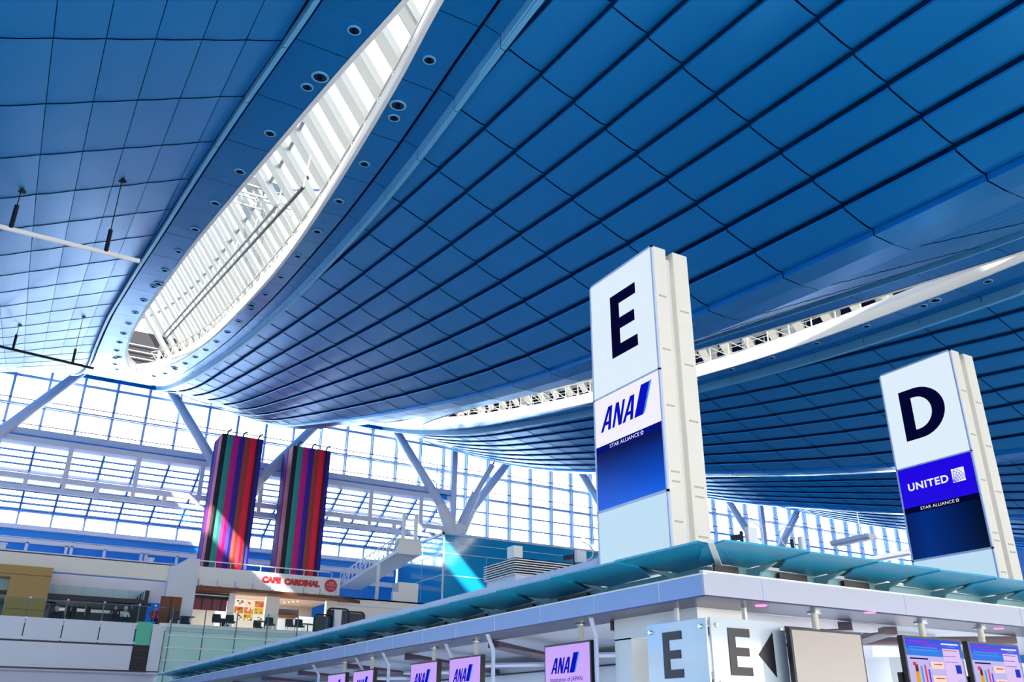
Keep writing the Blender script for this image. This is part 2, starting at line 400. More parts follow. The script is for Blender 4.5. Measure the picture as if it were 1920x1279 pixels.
# crane rails and the maintenance gondola seen inside the first skylight
t = thing('maintenance_rail', 'long white and dark twin rails running up inside the open skylight', 'rail', at(436, 495, X=5.0))
a, b = at(568, 352, X=5.0), at(312, 634, X=5.0)
m = MB(); m.tube(a, b, .05, BLACK); m.build('dark_rail', t)
a2, b2 = at(520, 385, X=4.7), at(306, 628, X=4.7)
m = MB(); m.tube(a2, b2, .05, FIN2); m.build('white_rail', t)
for k in range(9):
    m = MB(); f_ = k/8; m.bar(a.lerp(b, f_), a.lerp(b, f_)+Vector((.1, 0, 1.1)), .03, .03, FIN2); m.build('hanger', t)
gc = at(500, 345, Y=27)
t = thing('maintenance_gondola', 'white maintenance gondola with open basket hanging inside the skylight', 'gondola', gc)
gx, gy, gz = gc
m = MB(); m.box(gx-.9, gx+1.0, gy-.35, gy+.35, gz-.1, gz+.45, WHITE); m.build('cabin', t, bevel=.02)
m = MB()
for dx in (-.9, -.2, .5, 1.1):
    for dy in (-.4, .4): m.bar((gx+dx, gy+dy, gz-.85), (gx+dx, gy+dy, gz-.1), .05, .05, FIN)
for dz in (-.85, -.5):
    for dy in (-.4, .4): m.bar((gx-.9, gy+dy, gz+dz), (gx+1.1, gy+dy, gz+dz), .05, .05, FIN)
m.build('basket_frame', t)
m = MB(); m.bar((gx+1., gy, gz+.2), (gx+1.9, gy, gz+.5), .2, .2, WHITE); m.tube((gx+1.3, gy-.3, gz+.55), (gx+1.3, gy+.3, gz+.55), .12, BLACK)
m.bar((gx+.1, gy, gz+.45), (gx+.1, gy, gz+2.2), .06, .06, WHITE); m.build('hoist_arm', t)

# downlights in the flat soffits beside the skylights
def downlight(name, x, y, r, label, group, proto={}):
    key = round(r, 2)
    z = RIDGE(y)
    sl = (RIDGE(y+.1)-RIDGE(y-.1))/.2
    if key not in proto:
        o = thing(name, label, 'downlight' if r < .2 else 'speaker', (x, y, z-.004), group)
        m = MB(); n = 24
        def ring(r0, z0, r1, z1, mt):
            for i in range(n):
                t0, t1 = 2*PI*i/n, 2*PI*(i+1)/n
                g = lambda rr, zz, tt: (x+rr*math.cos(tt), y+rr*math.sin(tt), z-.004+zz)
                m.face([g(r0, z0, t0), g(r0, z0, t1), g(r1, z1, t1), g(r1, z1, t0)], mt)
        ring(r, 0, r*.96, -.025, BEAM); ring(r*.96, -.025, r*.72, -.022, BEAM); ring(r*.72, -.022, r*.68, -.005, JOINT)
        m.build('trim_ring', o)
        m = MB(); m.lathe((x, y, z-.004), [(r*.7, -.008), (r*.45, -.012)], LAMPG, 24); m.build('lens', o)
        m = MB(); m.lathe((x, y, z-.004), [(r*.3, -.012), (r*.22, -.05)], JOINT, 16); m.build('baffle', o)
        proto[key] = o
    else: o = dup(proto[key], (x, y, z-.004), label, group)
    o.rotation_euler = (math.atan(sl), 0, 0)
    return o
def row(c, sd, y_min, y_max, where, group, skip=None):
    n = 0
    ns = 0
    for y in YL:
        ym = y+PL/2
        if not (y_min < ym < y_max): continue
        u = (slot(ym)+WID(ym)-.58)/2; x = c+sd*u
        downlight('recessed_downlight', x, ym+.25, .14, '%s round downlight from the near end, %s' % (ORD[n], where), group)
        n += 1
        if n % 7 == 3:
            downlight('ceiling_speaker', x-.12*sd, ym-.25, .19, '%s round speaker from the near end, %s' % (ORD[ns], where), group.replace('downlights', 'speakers'))
            ns += 1
row(C0, -1, 9, 52, 'soffit left of the large skylight', 'downlights left of the large skylight')
row(C0, 1, 9, 52, 'soffit right of the large skylight', 'downlights right of the large skylight')
row(C0+PER, 1, 8, 34, 'soffit beyond the narrow skylight', 'downlights beyond the narrow skylight')

# hanging light rails under the left vault
def hull_z(x, y):
    k = math.floor((x-C0)/PER); c = C0+k*PER; u = abs(x-c)
    if u > PER/2: u = abs(x-(c+PER))
    return zs(min(u, UK), y)
def hang_rail(pts, ends, Yp, label):
    e0, e1 = at(*ends[0], Y=Yp), at(*ends[1], Y=Yp)
    t = thing('hanging_rail', label, 'rail', (e0+e1)/2)
    m = MB(); m.bar(e0, e1, .06, .09, RAILM[0]); m.build('rail', t)
    for px in pts:
        p = at(*px, Y=Yp); zt = hull_z(p.x, p.y)
        zr = e0.z + (e1.z-e0.z)*(p.x-e0.x)/(e1.x-e0.x)
        m = MB(); m.tube((p.x, p.y, zr), (p.x, p.y, zt+.03), .012, BLACK, 6); m.tube((p.x, p.y, zr+.02), (p.x, p.y, zr+.62), .05, BLACK, 10)
        m.lathe((p.x, p.y, zt-.03), [(.11, 0), (.05, .06)], BLACK, 14); m.build('suspension_rod', t)
RAILM = [WHITE]
hang_rail([(20, 428), (199, 470)], [(-40, 415), (262, 490)], 20.0, 'thin white rail hung on two rods below the left vault')
RAILM[0] = BLACK
hang_rail([(24, 655), (136, 680)], [(-20, 645), (176, 691)], 36.0, 'thin dark rail hung on two rods near the window wall')

# ---------------------------------------------------------------- room shell
m = MB(); m.box(-50, 97, -15, 75, -.3, 0, FLOORM); struct(m.build('floor'))
WL = mat('wall_blue_grey', (60, 110, 170), .6)
m = MB(); m.box(-50, 97, -15.3, -15, 5.4, 13.4, WHITE); struct(m.build('sun_block_wall'))  # unseen band behind the viewer, added to block direct sun
m = MB(); m.box(97, 97.3, -15, 66.8, 0, 30, WL); struct(m.build('wall_right'))

MX = [-1.77+2.245*i for i in range(-20, 44)]
root = sroot('window_6', (20, 67, 20))
m = MB(); hz = MB(); pip = MB(); gl = MB(); pos = MB()
for x in MX:
    zt = hull_z(x, 67)+.2
    zb = 19.6 if x < 32.3 else 14.0
    m.box(x-.09, x+.09, 66.85, 67.15, zb, zt, MULL)
    m.box(x-.05, x+.05, 66.6, 66.85, zb, zt, STEEL) if x > 20 else None
m.build('mullion', root)
x0, x1 = -45, 96
hz.box(x0, x1, 66.9, 67.1, 24.15, 24.36, STEEL)
hz.box(x0, x1, 66.85, 67.15, 22.0, 22.2, MULL); hz.box(x0, x1, 66.5, 66.6, 22.0, 22.12, STEEL)
pip.box(x0, x1, 66.4, 66.46, 22.38, 22.44, RED); pip.box(x0, x1, 66.4, 66.46, 20.6, 20.66, RED)
hz.box(33, x1, 66.9, 67.1, 20.0, 20.2, MULL)
for z_ in (18.85, 17.75, 16.6): hz.box(33, x1, 66.92, 67.08, z_, z_+.12, MULL)
hz.build('window_frame', root); pip.build('pipe', root)
gl.face([(x0, 67.05, 19.5), (x1, 67.05, 19.5), (x1, 67.05, 26), (x0, 67.05, 26)], GLASS); gl.face([(33, 67.05, 13), (x1, 67.05, 13), (x1, 67.05, 19.5), (33, 67.05, 19.5)], GLASS)
gl.build('pane', root)
# gallery beam and the trussed ledges below it
root = sroot('trim_1', (10, 66.5, 18))
m = MB(); m.box(x0, 32.6, 66.2, 67.2, 19.85, 20.3, STEEL); m.box(x0, 32.6, 66.0, 67.2, 19.72, 19.78, BWALL); m.box(x0, 32.6, 66.05, 67.2, 19.3, 19.7, BEAML)
m.box(x0, 32.6, 66.0, 66.3, 16.75, 17.12, BEAML); m.box(x0, 32.6, 66.0, 66.3, 16.05, 16.34, BEAML)
for i in range(-6, 8):
    x = 2.72+4.49*i
    if x < 33: m.box(x-.16, x+.16, 66.06, 66.24, 17.12, 19.3, BEAML); m.box(x-.14, x+.14, 66.06, 66.24, 16.34, 16.75, BEAML)
    if x+2.2 < 33: m.box(x+2.0, x+2.3, 66.06, 66.24, 16.34, 16.75, BEAML)
m.build('beam', root)
for k in range(-2, 5):
    m = MB(); xc = 5.2+PER*k; m.box(xc-3.1, xc+3.1, 66.5, 67.1, 24.7, 25.25, BWALL); m.box(xc-.6, xc+.6, 66.2, 66.5, 24.9, 25.5, BWALL); struct(m.build('trim_4'))
# sloping glass roof of the annex behind, with louvre slats
root = sroot('window_7', (10, 70, 17))
m = MB(); s_ = MB(); g = MB()
A0, A1 = Vector((0, 67.2, 19.35)), Vector((0, 73, 15.9))
for x in MX:
    if x < 33: m.bar((x, A0.y, A0.z), (x, A1.y, A1.z), .16, .3, RAFT); m.box(x-.08, x+.08, 72.9, 73.1, 14.9, 15.95, STEEL)
for i in range(10):
    t_ = (i+.6)/10.3; p = A0.lerp(A1, t_)
    wd = .34 if i != 3 else .8
    s_.bar((x0, p.y, p.z-.12), (33, p.y, p.z-.12), wd, .08, LOUV if i != 3 else STEEL, up=(0, -.5, 1))
m.build('rafter', root); s_.build('louvre', root)
g.face([(x0, A0.y, A0.z+.2), (33, A0.y, A0.z+.2), (33, A1.y, A1.z+.2), (x0, A1.y, A1.z+.2)], SKYGL)
g.face([(x0, 73, 14.9), (33, 73, 14.9), (33, 73, 15.9), (x0, 73, 15.9)], GLASS); g.build('pane', root)
m = MB(); m.box(x0, 33, 72.8, 73.1, 15.85, 15.98, MULL)
for i in range(-4, 8):   # wire ties
    x = -1.77+2.245*2*i+1; 
    m.tube((x, 72.5, 15.0), (x+4.4, 69.5, 17.6), .02, MULL, 6); m.tube((x, 72.5, 15.0), (x-4.4, 69.5, 17.6), .02, MULL, 6)
m.build('tie_rod', root)
# upper blue wall and its rail
m = MB(); m.box(x0, 30.7, 73.2, 73.5, 6.9, 14.9, BWALL); m.box(x0, 33, 72.7, 73.2, 14.62, 14.95, LAV); struct(m.build('wall_back'))
root = sroot('trim_2', (10, 72, 13.5))
m = MB(); m.box(x0, 30, 72.0, 72.4, 13.52, 13.85, LAV); m.box(x0, 30, 71.9, 72.3, 12.6, 12.98, LAV); m.box(x0, 30, 71.95, 72.35, 13.88, 13.92, WHITE)
for i in range(-12, 9):
    x = 1.45+2.6*i; m.box(x-.1, x+.1, 72, 72.3, 12.9, 13.6, LAV)
    if i % 2: m.box(x+.25, x+.45, 72, 72.3, 12.9, 13.6, LAV)
m.build('rail', root)

# forked roof columns
def fork(ax, label, posts=False, base=6.9):
    t = thing('forked_column', label, 'column', (ax, 66.0, base))
    m = MB(); m.tube((ax, 66, base), (ax, 66, 16.9), .62, WHITE, 20); m.build('shaft', t, smooth=False)
    m = MB()
    for sx in (-1, 1):
        tx = ax+sx*6.25
        p0 = Vector((ax+sx*.3, 66, 16.6)); p1 = Vector((ax+sx*1.5, 66, 18.9)); p2 = Vector((tx, 66, 25.1))
        m.tube(p0, p1, .62, WHITE, 16, .42); 
    m.tube((ax, 66, 16.0), (ax, 66, 17.3), .66, WHITE, 20); m.build('fork', t)
    for sx in (-1, 1):
        m = MB(); m.tube(Vector((ax+sx*1.45, 66, 18.8)), Vector((ax+sx*6.25, 66, 25.05)), .4, STEEL, 16, .33); m.build('strut', t)
    if posts:
        m = MB(); m.box(ax-.55, ax-.05, 65.9, 66.3, 17.3, 24.2, STEEL); m.build('post', t)
        m = MB(); m.tube((ax+.35, 65.6, 17.4), (ax+1.1, 64.5, 19.9), .38, STEEL, 14); m.tube((ax+1.1, 64.5, 19.9), (ax+1.95, 63.2, 22.2), .24, STEEL, 14)
        m.tube((ax+1.95, 63.2, 22.2), (ax+2.1, 63.0, 22.6), .08, RED, 8); m.build('damper', t)
    return t
fork(32.9, 'white forked column rising from the teal block to the vault', True, 16.0)
fork(14.5, 'forked column behind the two striped banners')
fork(-3.9, 'forked column whose right strut crosses the left windows')
fork(51.3, 'forked column seen right behind the tall letter E tower', True, 16.0)
fork(69.7, 'farthest forked column, low behind the letter D tower', True, 16.0)
# ladder on the window wall
t = thing('wall_ladder', 'small blue ladder beside the forked column at the window wall', 'ladder', at(818, 925, Y=66.3))
a, b = at(820, 868, Y=66.3), at(818, 925, Y=66.3)
m = MB(); m.tube(a, b, .04, MULL); m.tube(a+Vector((.55, 0, 0)), b+Vector((.55, 0, 0)), .04, MULL); m.build('side_rail', t)
m = MB()
for k in range(8): p = a.lerp(b, (k+.5)/8); m.tube(p, p+Vector((.55, 0, 0)), .03, MULL)
m.build('rung', t)
m = MB(); m.box(b.x-.1, b.x+.9, 66.0, 66.5, b.z-.5, b.z-.05, BWALL); m.tube(b+Vector((-.1, 0, 1.0)), b+Vector((-.6, 0, 1.1)), .05, MULL); m.build('bracket', t)

# ---------------------------------------------------------------- teal block
t = thing('teal_building_block', 'large glossy teal cladded block below the right-hand windows', 'building', (30.85, 64, 0))
m = MB(); m.box(30.85, 85, 64, 90, 0, 15.95, TBOX); m.build('cladding', t)
m = MB(); m.box(30.75, 85, 63.9, 64.05, 15.95, 16.12, LAV); m.box(30.75, 30.9, 63.9, 90, 15.95, 16.12, LAV); m.build('coping', t)
m = MB()
for z_ in (15.3, 14.45, 12.7): m.box(30.85, 85, 63.97, 64, z_, z_+.04, GREYP); m.box(30.82, 30.85, 64, 90, z_, z_+.04, GREYP)
for i in range(12): m.box(34.8+3.9*i, 34.83+3.9*i, 63.97, 64, 0, 14.45, MULL)
for i in range(5): m.box(30.82, 30.85, 68+5*i, 68.03+5*i, 0, 15.9, MULL)
m.box(30.81, 30.93, 63.93, 64.0, 0, 15.95, GREYP)
m.build('joint_strip', t)

# ---------------------------------------------------------------- cafe level
m = MB(); m.box(-45, 30, 55.05, 75, 6.55, 6.87, GREYP); struct(m.build('floor'))
m = MB(); m.box(-45, 30, 57, 57.2, 0, 4.3, LAV); m.box(-45, 9.3, 55.1, 57.2, 4.2, 4.32, LAV); struct(m.build('wall_back'))
# balcony front panels
t = thing('balcony_front', 'white panelled balcony front at the lower left', 'balcony', (0, 55, 4.34))
xj = [-12.9, -9.2, -5.55, -1.83, 1.87-1.85*0+.0, 3.73, 5.59, 7.47]; xj = [1.87+1.86*i for i in range(-9, 4)]
for a_, b_ in zip(xj[:-1], xj[1:]):
    m = MB(); m.box(a_+.03, b_-.03, 54.95, 55.05, 5.72, 6.86, GREYP); m.build('panel', t)
m = MB(); m.box(xj[0], 7.45, 54.95, 55.05, 4.36, 5.62, GREYP); m.build('lower_panel', t)
m = MB(); m.box(xj[0], 9.05, 55.06, 55.12, 4.3, 6.87, NAVY); m.box(xj[0], 8.4, 54.9, 55.1, 4.28, 4.36, NAVY); m.build('backing', t)
m = MB(); m.box(7.5, 8.32, 54.95, 55.05, 5.7, 6.95, GREEN); m.build('green_glass_panel', t)
m = MB(); m.box(7.5, 8.32, 55.0, 55.1, 4.36, 5.66, DARK)
for i in range(10): m.box(7.5, 8.3, 54.94, 55.0, 4.4+.125*i, 4.45+.125*i, BLACK)
m.build('louvre_grille', t)
m = MB(); m.box(8.36, 9.0, 54.98, 55.1, 4.36, 6.8, GREYP); m.build('end_panel', t)
m = MB()
for x in xj:
    for z_ in (5.8, 6.82): m.box(x-.06, x+.06, 54.88, 54.96, z_-.05, z_+.05, WHITE)
m.build('clamp', t)
# balustrade
t = thing('glass_balustrade', 'glass balustrade with slim steel posts along the balcony edge', 'railing', (0, 55, 6.87))
m = MB(); m.face([(-15, 54.98, 6.9), (8.3, 54.98, 6.9), (8.3, 54.98, 7.75), (-15, 54.98, 7.75)], GGL); m.build('pane', t)
m = MB(); m.box(-15, 8.9, 54.95, 55.0, 7.78, 7.82, RAILB := mat('teal_rail', (60, 110, 140), .4)); m.build('handrail', t)
for x in xj+[8.3]: m = MB(); m.box(x-.02, x+.02, 54.92, 55.0, 6.87, 7.83, RAILB); m.box(x-.05, x+.05, 54.86, 54.94, 7.82, 7.9, WHITE); m.build('post', t)
# spider glass facade under the cafe
t = thing('glass_facade', 'pale green glass facade with white rails under the cafe terrace', 'facade', (9, 55, 0))
m = MB(); m.box(9.05, 30, 55.25, 55.35, 0, 6.7, FROST); m.build('frosted_panel', t)
m = MB(); m.face([(9.05, 54.9, 2.5), (19.2, 54.9, 2.5), (19.2, 54.9, 7.8), (9.05, 54.9, 7.8)], GLASS); m.build('pane', t)
m = MB(); m.box(8.7, 30, 54.9, 55.4, 6.75, 6.95, WHITE)
for z_ in (6.27, 5.6, 4.93, 4.27, 3.6): m.box(9.05, 19.2, 54.8, 54.88, z_, z_+.06, WHITE)
m.build('rail', t)
m = MB()
for x in (9.3, 11.15, 13.0, 14.85, 16.7, 18.55): m.box(x-.025, x+.025, 54.85, 54.93, 2, 7.8, RAILB)
m.build('mullion', t)

# cream fascia, gallery, pillar
m = MB(); m.box(-30, 9.9, 59.9, 60.3, 10.0, 10.96, WARMW); m.box(-30, 9.9, 59.85, 60.0, 10.94, 11.0, NAVY)
m.box(-30, 9.9, 60.6, 60.8, 8.7, 10.0, LAV); struct(m.build('wall_back'))
m = MB(); m.box(-30, 8.4, 59.6, 60.8, 8.45, 8.7, mat('gallery_edge', (35, 15, 35), .5)); struct(m.build('trim_3'))
t = thing('gallery_balustrade', 'row of glass panels with short posts on the upper gallery', 'railing', (5, 59.6, 8.7))
m = MB(); m.face([(2.9, 59.65, 8.7), (8.4, 59.65, 8.7), (8.4, 59.65, 9.22), (2.9, 59.65, 9.22)], GGL); m.build('pane', t)
for i in range(7): x = 8.2-.86*i; m = MB(); m.box(x-.02, x+.02, 59.6, 59.68, 8.7, 9.25, MULL); m.build('post', t)
m = MB(); m.prism([(9.5, 59.7, 6.87), (11.28, 59.7, 6.87), (11.28, 59.7, 11.5), (10.55, 59.7, 11.5), (9.85, 59.7, 10.96), (9.5, 59.7, 10.9)], (0, .6, 0), GREYP); struct(m.build('wall_back'))
m = MB(); m.box(9.25, 10.5, 59.55, 59.68, 6.9, 9.0, BROWN); m.box(9.85, 9.88, 59.5, 59.56, 6.9, 9.0, DARK); struct(m.build('door_1'))
# dim interior behind the balcony
m = MB(); m.box(-30, 8.9, 64, 64.2, 6.87, 8.6, mat('dim_back_wall', (30, 40, 70), .6)); m.box(3.8, 8.2, 63.9, 64.0, 7.85, 8.4, LAV); m.box(-30, 8.9, 60.8, 64, 8.5, 8.6, DARK); struct(m.build('wall_back'))
t = thing('dark_partition', 'low dark blue partition behind the balcony seats', 'partition', (5, 61.5, 6.87))
m = MB(); m.box(3.2, 8.3, 61.4, 61.6, 6.87, 7.95, mat('navy_screen', (14, 22, 50), .5)); m.build('panel', t)
m = MB(); m.prism([(7.3, 60.2, 8.3), (8.35, 60.2, 9.35), (8.6, 60.2, 9.35), (8.6, 60.2, 6.9), (7.3, 60.2, 6.9)], (0, .15, 0), mat('stair_black', (12, 14, 30), .5)); 
for i in range(5): m.box(7.7+.15*i, 7.75+.15*i, 60.15, 60.2, 8.2+.1*i, 8.9+.1*i, MULL)
m.build('stair_flank', t)
# gold shop front
t = thing('gold_shopfront', 'gold stone clad shop front at the left edge', 'shopfront', (1.4, 58.6, 6.87))
m = MB(); m.box(.75, 2.85, 58.6, 59.55, 6.87, 10.02, GOLD); m.box(-8, .75, 58.6, 59.55, 9.35, 10.02, GOLD); m.build('cladding', t)
m = MB(); m.box(-8, 2.86, 58.57, 58.6, 9.5, 9.53, BROWN); m.box(.75, 2.86, 58.57, 58.6, 7.6, 7.62, BROWN); m.build('joint_strip', t)
m = MB(); m.face([(-8, 58.9, 6.9), (.75, 58.9, 6.9), (.75, 58.9, 9.35), (-8, 58.9, 9.35)], GGL); m.build('pane', t)

# cafe
t = thing('cafe_building', 'white cafe front with red lettering below the banners', 'cafe', (16, 60, 6.87))
m = MB(); m.box(11.28, 21.0, 60, 60.4, 9.8, 11.08, WHITE); m.box(11.28, 21.0, 60.4, 66, 10.9, 11.06, WHITE); m.build('sign_wall', t)
m = MB(); m.box(11.28, 21, 60.4, 66, 9.7, 9.8, mat('cafe_ceiling', (170, 150, 130), .6)); m.box(11.28, 21, 65.8, 66, 6.87, 9.8, mat('cafe_rear_wall', (150, 140, 135), .6)); m.build('rear_wall', t)
m = MB(); m.prism([(11.3, 59.2, 9.78), (21.05, 59.2, 9.78), (22.8, 60.6, 9.78), (22.8, 60.9, 9.78), (11.3, 60.9, 9.78)], (0, 0, -.2), BROWN); m.build('awning', t)
m = MB(); m.box(11.4, 13.55, 60.6, 60.7, 8.45, 9.15, MAROON)
for x in (11.95, 12.6, 13.2): m.box(x-.03, x+.03, 60.55, 60.6, 8.45, 9.2, DARK)
m.box(11.3, 13.7, 60.6, 60.8, 9.15, 9.55, DARK); m.box(11.3, 13.7, 60.5, 60.6, 9.36, 9.42, CREAM); m.build('maroon_panel', t)
for xa, xb, mt_ in ((13.6, 13.98, WHITE), (16.05, 16.95, WARMW), (20.25, 21.0, CREAM)): m = MB(); m.box(xa, xb, 60.3, 60.7, 6.87, 9.58, mt_); m.build('pillar', t)
m = MB(); m.box(17.1, 18.6, 61.6, 61.7, 6.87, 8.3, LAV); m.box(18.7, 20.0, 62, 62.1, 6.87, 8.6, GREYP); m.box(17.1, 18.8, 61.8, 61.9, 8.5, 9.0, DARK); m.box(17.4, 18.6, 61.7, 61.8, 8.4, 8.6, BROWN); m.build('counter', t)
m = MB()
for k in range(4): m.lathe((17.55+.3*k, 61.2, 9.3+.05*k), [(.04, 0), (.05, .07)], emit('warm_bulb', (255, 220, 160), 3), 10)
m.build('bulb', t)
mb_ = MB(); rng = random.Random(3)
pal = [(240, 120, 60), (250, 230, 190), (90, 170, 110), (230, 60, 60), (250, 245, 235), (240, 180, 60), (120, 90, 60), (250, 250, 250)]
pm = [emit('menu_colour', c, .95) for c in pal]
mb_.box(13.98, 15.98, 60.35, 60.5, 7.9, 9.25, pm[4])
for i in range(3):
    for j in range(3):
        x0_, z0_ = 14.02+.65*i, 7.93+.44*j
        mb_.box(x0_, x0_+.6, 60.33, 60.35, z0_, z0_+.4, pm[rng.choice([0, 1, 5, 4])])
        for q in range(6):
            xx = x0_+rng.random()*.45; zz = z0_+rng.random()*.28; mb_.box(xx, xx+.14, 60.31, 60.33, zz, zz+.1, rng.choice(pm))
mb_.build('menu_board', t)
m = MB()
for i in range(9):
    x = 11.45+1.16*i; m.tube((x, 59.9, 9.82), (x, 59.9, 10.3), .025, MULL, 6); m.tube((x, 59.9, 9.84), (x+.18, 59.6, 9.9), .025, MULL, 6)
m.build('bracket', t)
m = MB(); m.box(11.24, 20.2, 59.9, 59.96, 11.4, 11.47, WHITE); 
for i in range(10): m.box(11.3+1.0*i, 11.34+1.0*i, 59.92, 59.98, 11.05, 11.42, WHITE)
m.build('roof_rail', t)
ts = thing('cafe_sign', 'red letters reading CAFE CARDINAL with a round red emblem', 'sign', (17.5, 60, 10.3))
m = MB()
put_text(m, 'CAFE', (15.5, 59.96, 10.37), (1, 0, 0), (0, 0, 1), 1.28, REDS, height=.44, bold=.085, extrude=.04)
put_text(m, 'CARDINAL', (17.02, 59.96, 10.35), (1, 0, 0), (0, 0, 1), 2.5, REDS, height=.44, bold=.085, extrude=.04)
m.build('letters', ts)
def disc(mb, c, r, n, th, mt, axis='y', k=28):
    pts = [(c[0]+r*math.cos(2*PI*i/k), c[1], c[2]+r*math.sin(2*PI*i/k)) for i in range(k)]; mb.prism(pts, (0, th, 0), mt)
m = MB(); disc(m, (20.32, 59.88, 10.54), .43, 0, .1, mat('crimson_emblem', (200, 30, 70), .4)); m.build('emblem', ts)
m = MB(); PKW = mat('pale_pink', (245, 170, 190), .5)
put_text(m, 'CAFE', (20.14, 59.87, 10.66), (1, 0, 0), (0, 0, 1), .34, PKW, bold=.02)
put_text(m, 'CARDINAL', (20.0, 59.87, 10.52), (1, 0, 0), (0, 0, 1), .64, PKW, bold=.02)
m.box(20.05, 20.58, 59.86, 59.87, 10.36, 10.38, PKW); m.box(20.12, 20.5, 59.86, 59.87, 10.28, 10.3, PKW); m.build('emblem_lettering', ts)

# low white building right of the cafe
m = MB(); m.box(21.0, 30.8, 60.6, 61, 6.9, 9.95, WARMW); m.box(21.0, 30.8, 60.5, 60.6, 9.35, 9.42, GREYP); m.box(26.3, 29.0, 60.4, 60.6, 8.3, 8.5, GREYP); m.box(21.0, 30.8, 60.6, 63.9, 9.85, 9.95, WARMW); struct(m.build('wall_back'))
p = at(765, 1112, Y=61)
t = tag(None or (lambda mm: (mm.box(p.x-.75, p.x+.85, 61.05, 62.3, 9.96, p.z+.75, WHITE), mm.build('equipment_box', bevel=.03))[1])(MB()), 'white equipment box in front of the teal block, beside the gangway', 'box')
p = at(743, 1130, Y=60.7)
t = tag((lambda mm: (mm.box(p.x-.35, p.x+.4, 60.65, 60.95, 9.95, p.z+.75, WHITE), mm.build('equipment_box', bevel=.03))[1])(MB()), 'smaller white box left of and below the larger one by the canopy ledge', 'box')
# inclined gangway
t = thing('gangway', 'white gangway with lattice railing running back beside the teal block', 'gangway', (26, 59.5, 9.95))
a = Vector((25.0, 71.5, 12.1)); b = Vector((25.0, 59.5, 13.25)); ex = Vector((1.9, 0, 0)); h_ = Vector((0, 0, .25))
m = MB(); m.hexa([a, a+ex, b+ex, b, a+h_, a+ex+h_, b+ex+h_, b+h_], WHITE); m.build('deck', t)
m = MB()
for k in range(13):
    p0 = a.lerp(b, k/13)+h_; p1 = a.lerp(b, (k+1)/13)+h_; h = Vector((0, 0, .95))
    m.bar(p0, p0+h, .05, .05, WHITE); m.bar(p0, p1+h, .05, .05, WHITE); m.bar(p0+h, p1+h, .08, .08, WHITE); m.bar(p0+h*.5, p1+h*.5, .03, .03, WHITE)
m.build('lattice_railing', t)
m = MB(); m.box(25.05, 26.85, 59.45, 60.3, 13.15, 14.3, WHITE); m.build('head_box', t, bevel=.03)
for xx in (25.5, 26.5): m = MB(); m.box(xx, xx+.22, 60.0, 60.25, 14.3, 16.3, WHITE); m.build('hanger', t)
m = MB(); m.box(24.98, 25.2, 63.2, 63.42, 9.95, 12.9, WHITE); m.build('support_post', t)

# striped banners
STR = {n: mat('fabric_'+n, c, .6) for n, c in dict(black=(10, 8, 35), teal=(40, 150, 140), magenta=(205, 0, 130), navy=(45, 15, 150), brown=(165, 62, 45), red=(255, 0, 60), maroon=(60, 5, 30),
        blue=(30, 20, 150), purple=(120, 40, 170), violet=(150, 70, 220), pink=(240, 130, 160), orange=(240, 120, 110), green=(20, 90, 90)).items()}
FR = [('black', .12), ('teal', .14), ('magenta', .155), ('navy', .14), ('brown', .14), ('red', .14), ('maroon', .075), ('blue', .09)]
SD = [('green', .15), ('purple', .2), ('violet', .15), ('magenta', .1), ('pink', .2), ('orange', .2)]
def banner(x0, x1, y0, y1, z0, z1, label):
    t = thing('striped_banner', label, 'banner', ((x0+x1)/2, (y0+y1)/2, z0), 'vertically striped banner columns')
    for nm, sets, P0, P1 in (('front_curtain', FR, Vector((x0, y0, 0)), Vector((x1, y0, 0))), ('side_curtain', SD, Vector((x0, y1, 0)), Vector((x0, y0, 0)))):
        m = MB(); tot = sum(a for _, a in sets); c = 0
        d = P1-P0; nrm = Vector((d.y, -d.x, 0)).normalized()
        for n_, a_ in sets:
            q0 = P0+d*(c/tot); q1 = P0+d*((c+a_)/tot); c += a_; mid = (q0+q1)/2+nrm*.05
            for u0, u1 in ((q0, mid), (mid, q1)):
                m.face([(u0.x, u0.y, z0), (u1.x, u1.y, z0), (u1.x, u1.y, z1), (u0.x, u0.y, z1)], STR[n_])
        m.build(nm, t)
    m = MB(); m.face([(x1, y0, z0), (x1, y1, z0), (x1, y1, z1), (x1, y0, z1)], STR['maroon']); m.face([(x0, y1, z0), (x0, y1, z1), (x1, y1, z1), (x1, y1, z0)], STR['navy'])
    m.face([(x0, y0, z1), (x1, y0, z1), (x1, y1, z1), (x0, y1, z1)], STR['black']); m.build('rear_curtain', t)
    for k in range(3):
        x = x0+.35+k*(x1-x0-.7)/2
        m = MB(); m.tube((x, y0+.1, z1), (x+.05, y0+.05, z1+.28), .06, BLACK, 8); m.tube((x+.05, y0+.05, z1+.28), (x+.28, y0, z1+.4), .06, BLACK, 8); m.build('hook', t)
banner(12.15, 15.14, 63, 65.6, 11.1, 21.12, 'left striped banner column hanging above the cafe roof')
banner(17.45, 20.41, 63, 65.7, 11.1, 21.05, 'right striped banner column hanging above the red cafe lettering')

def lamp(x, y, z, sx, sy, e, name, col=(1, .9, .78)):
    l = bpy.data.lights.new(name, 'AREA'); l.shape = 'RECTANGLE'; l.size = sx; l.size_y = sy; l.energy = e; l.color = col
    o = bpy.data.objects.new(name, l); COL.objects.link(o); o.location = (x, y, z)
lamp(16, 62.5, 9.65, 8, 3, 420, 'cafe_ceiling_lamp')
lamp(10.2, 22, 3.0, 3, 22, 90, 'island_fill_light', (.92, .95, 1))  # added area light, brightens the island interior
lamp(14, 10.6, 3.0, 8, 2, 35, 'island_fill_light', (.92, .95, 1))  # second added fill, for the right part of the island
lamp(-2, 61.8, 8.42, 16, 1, 300, 'gallery_fill_light')  # added area light, brightens the gallery interior
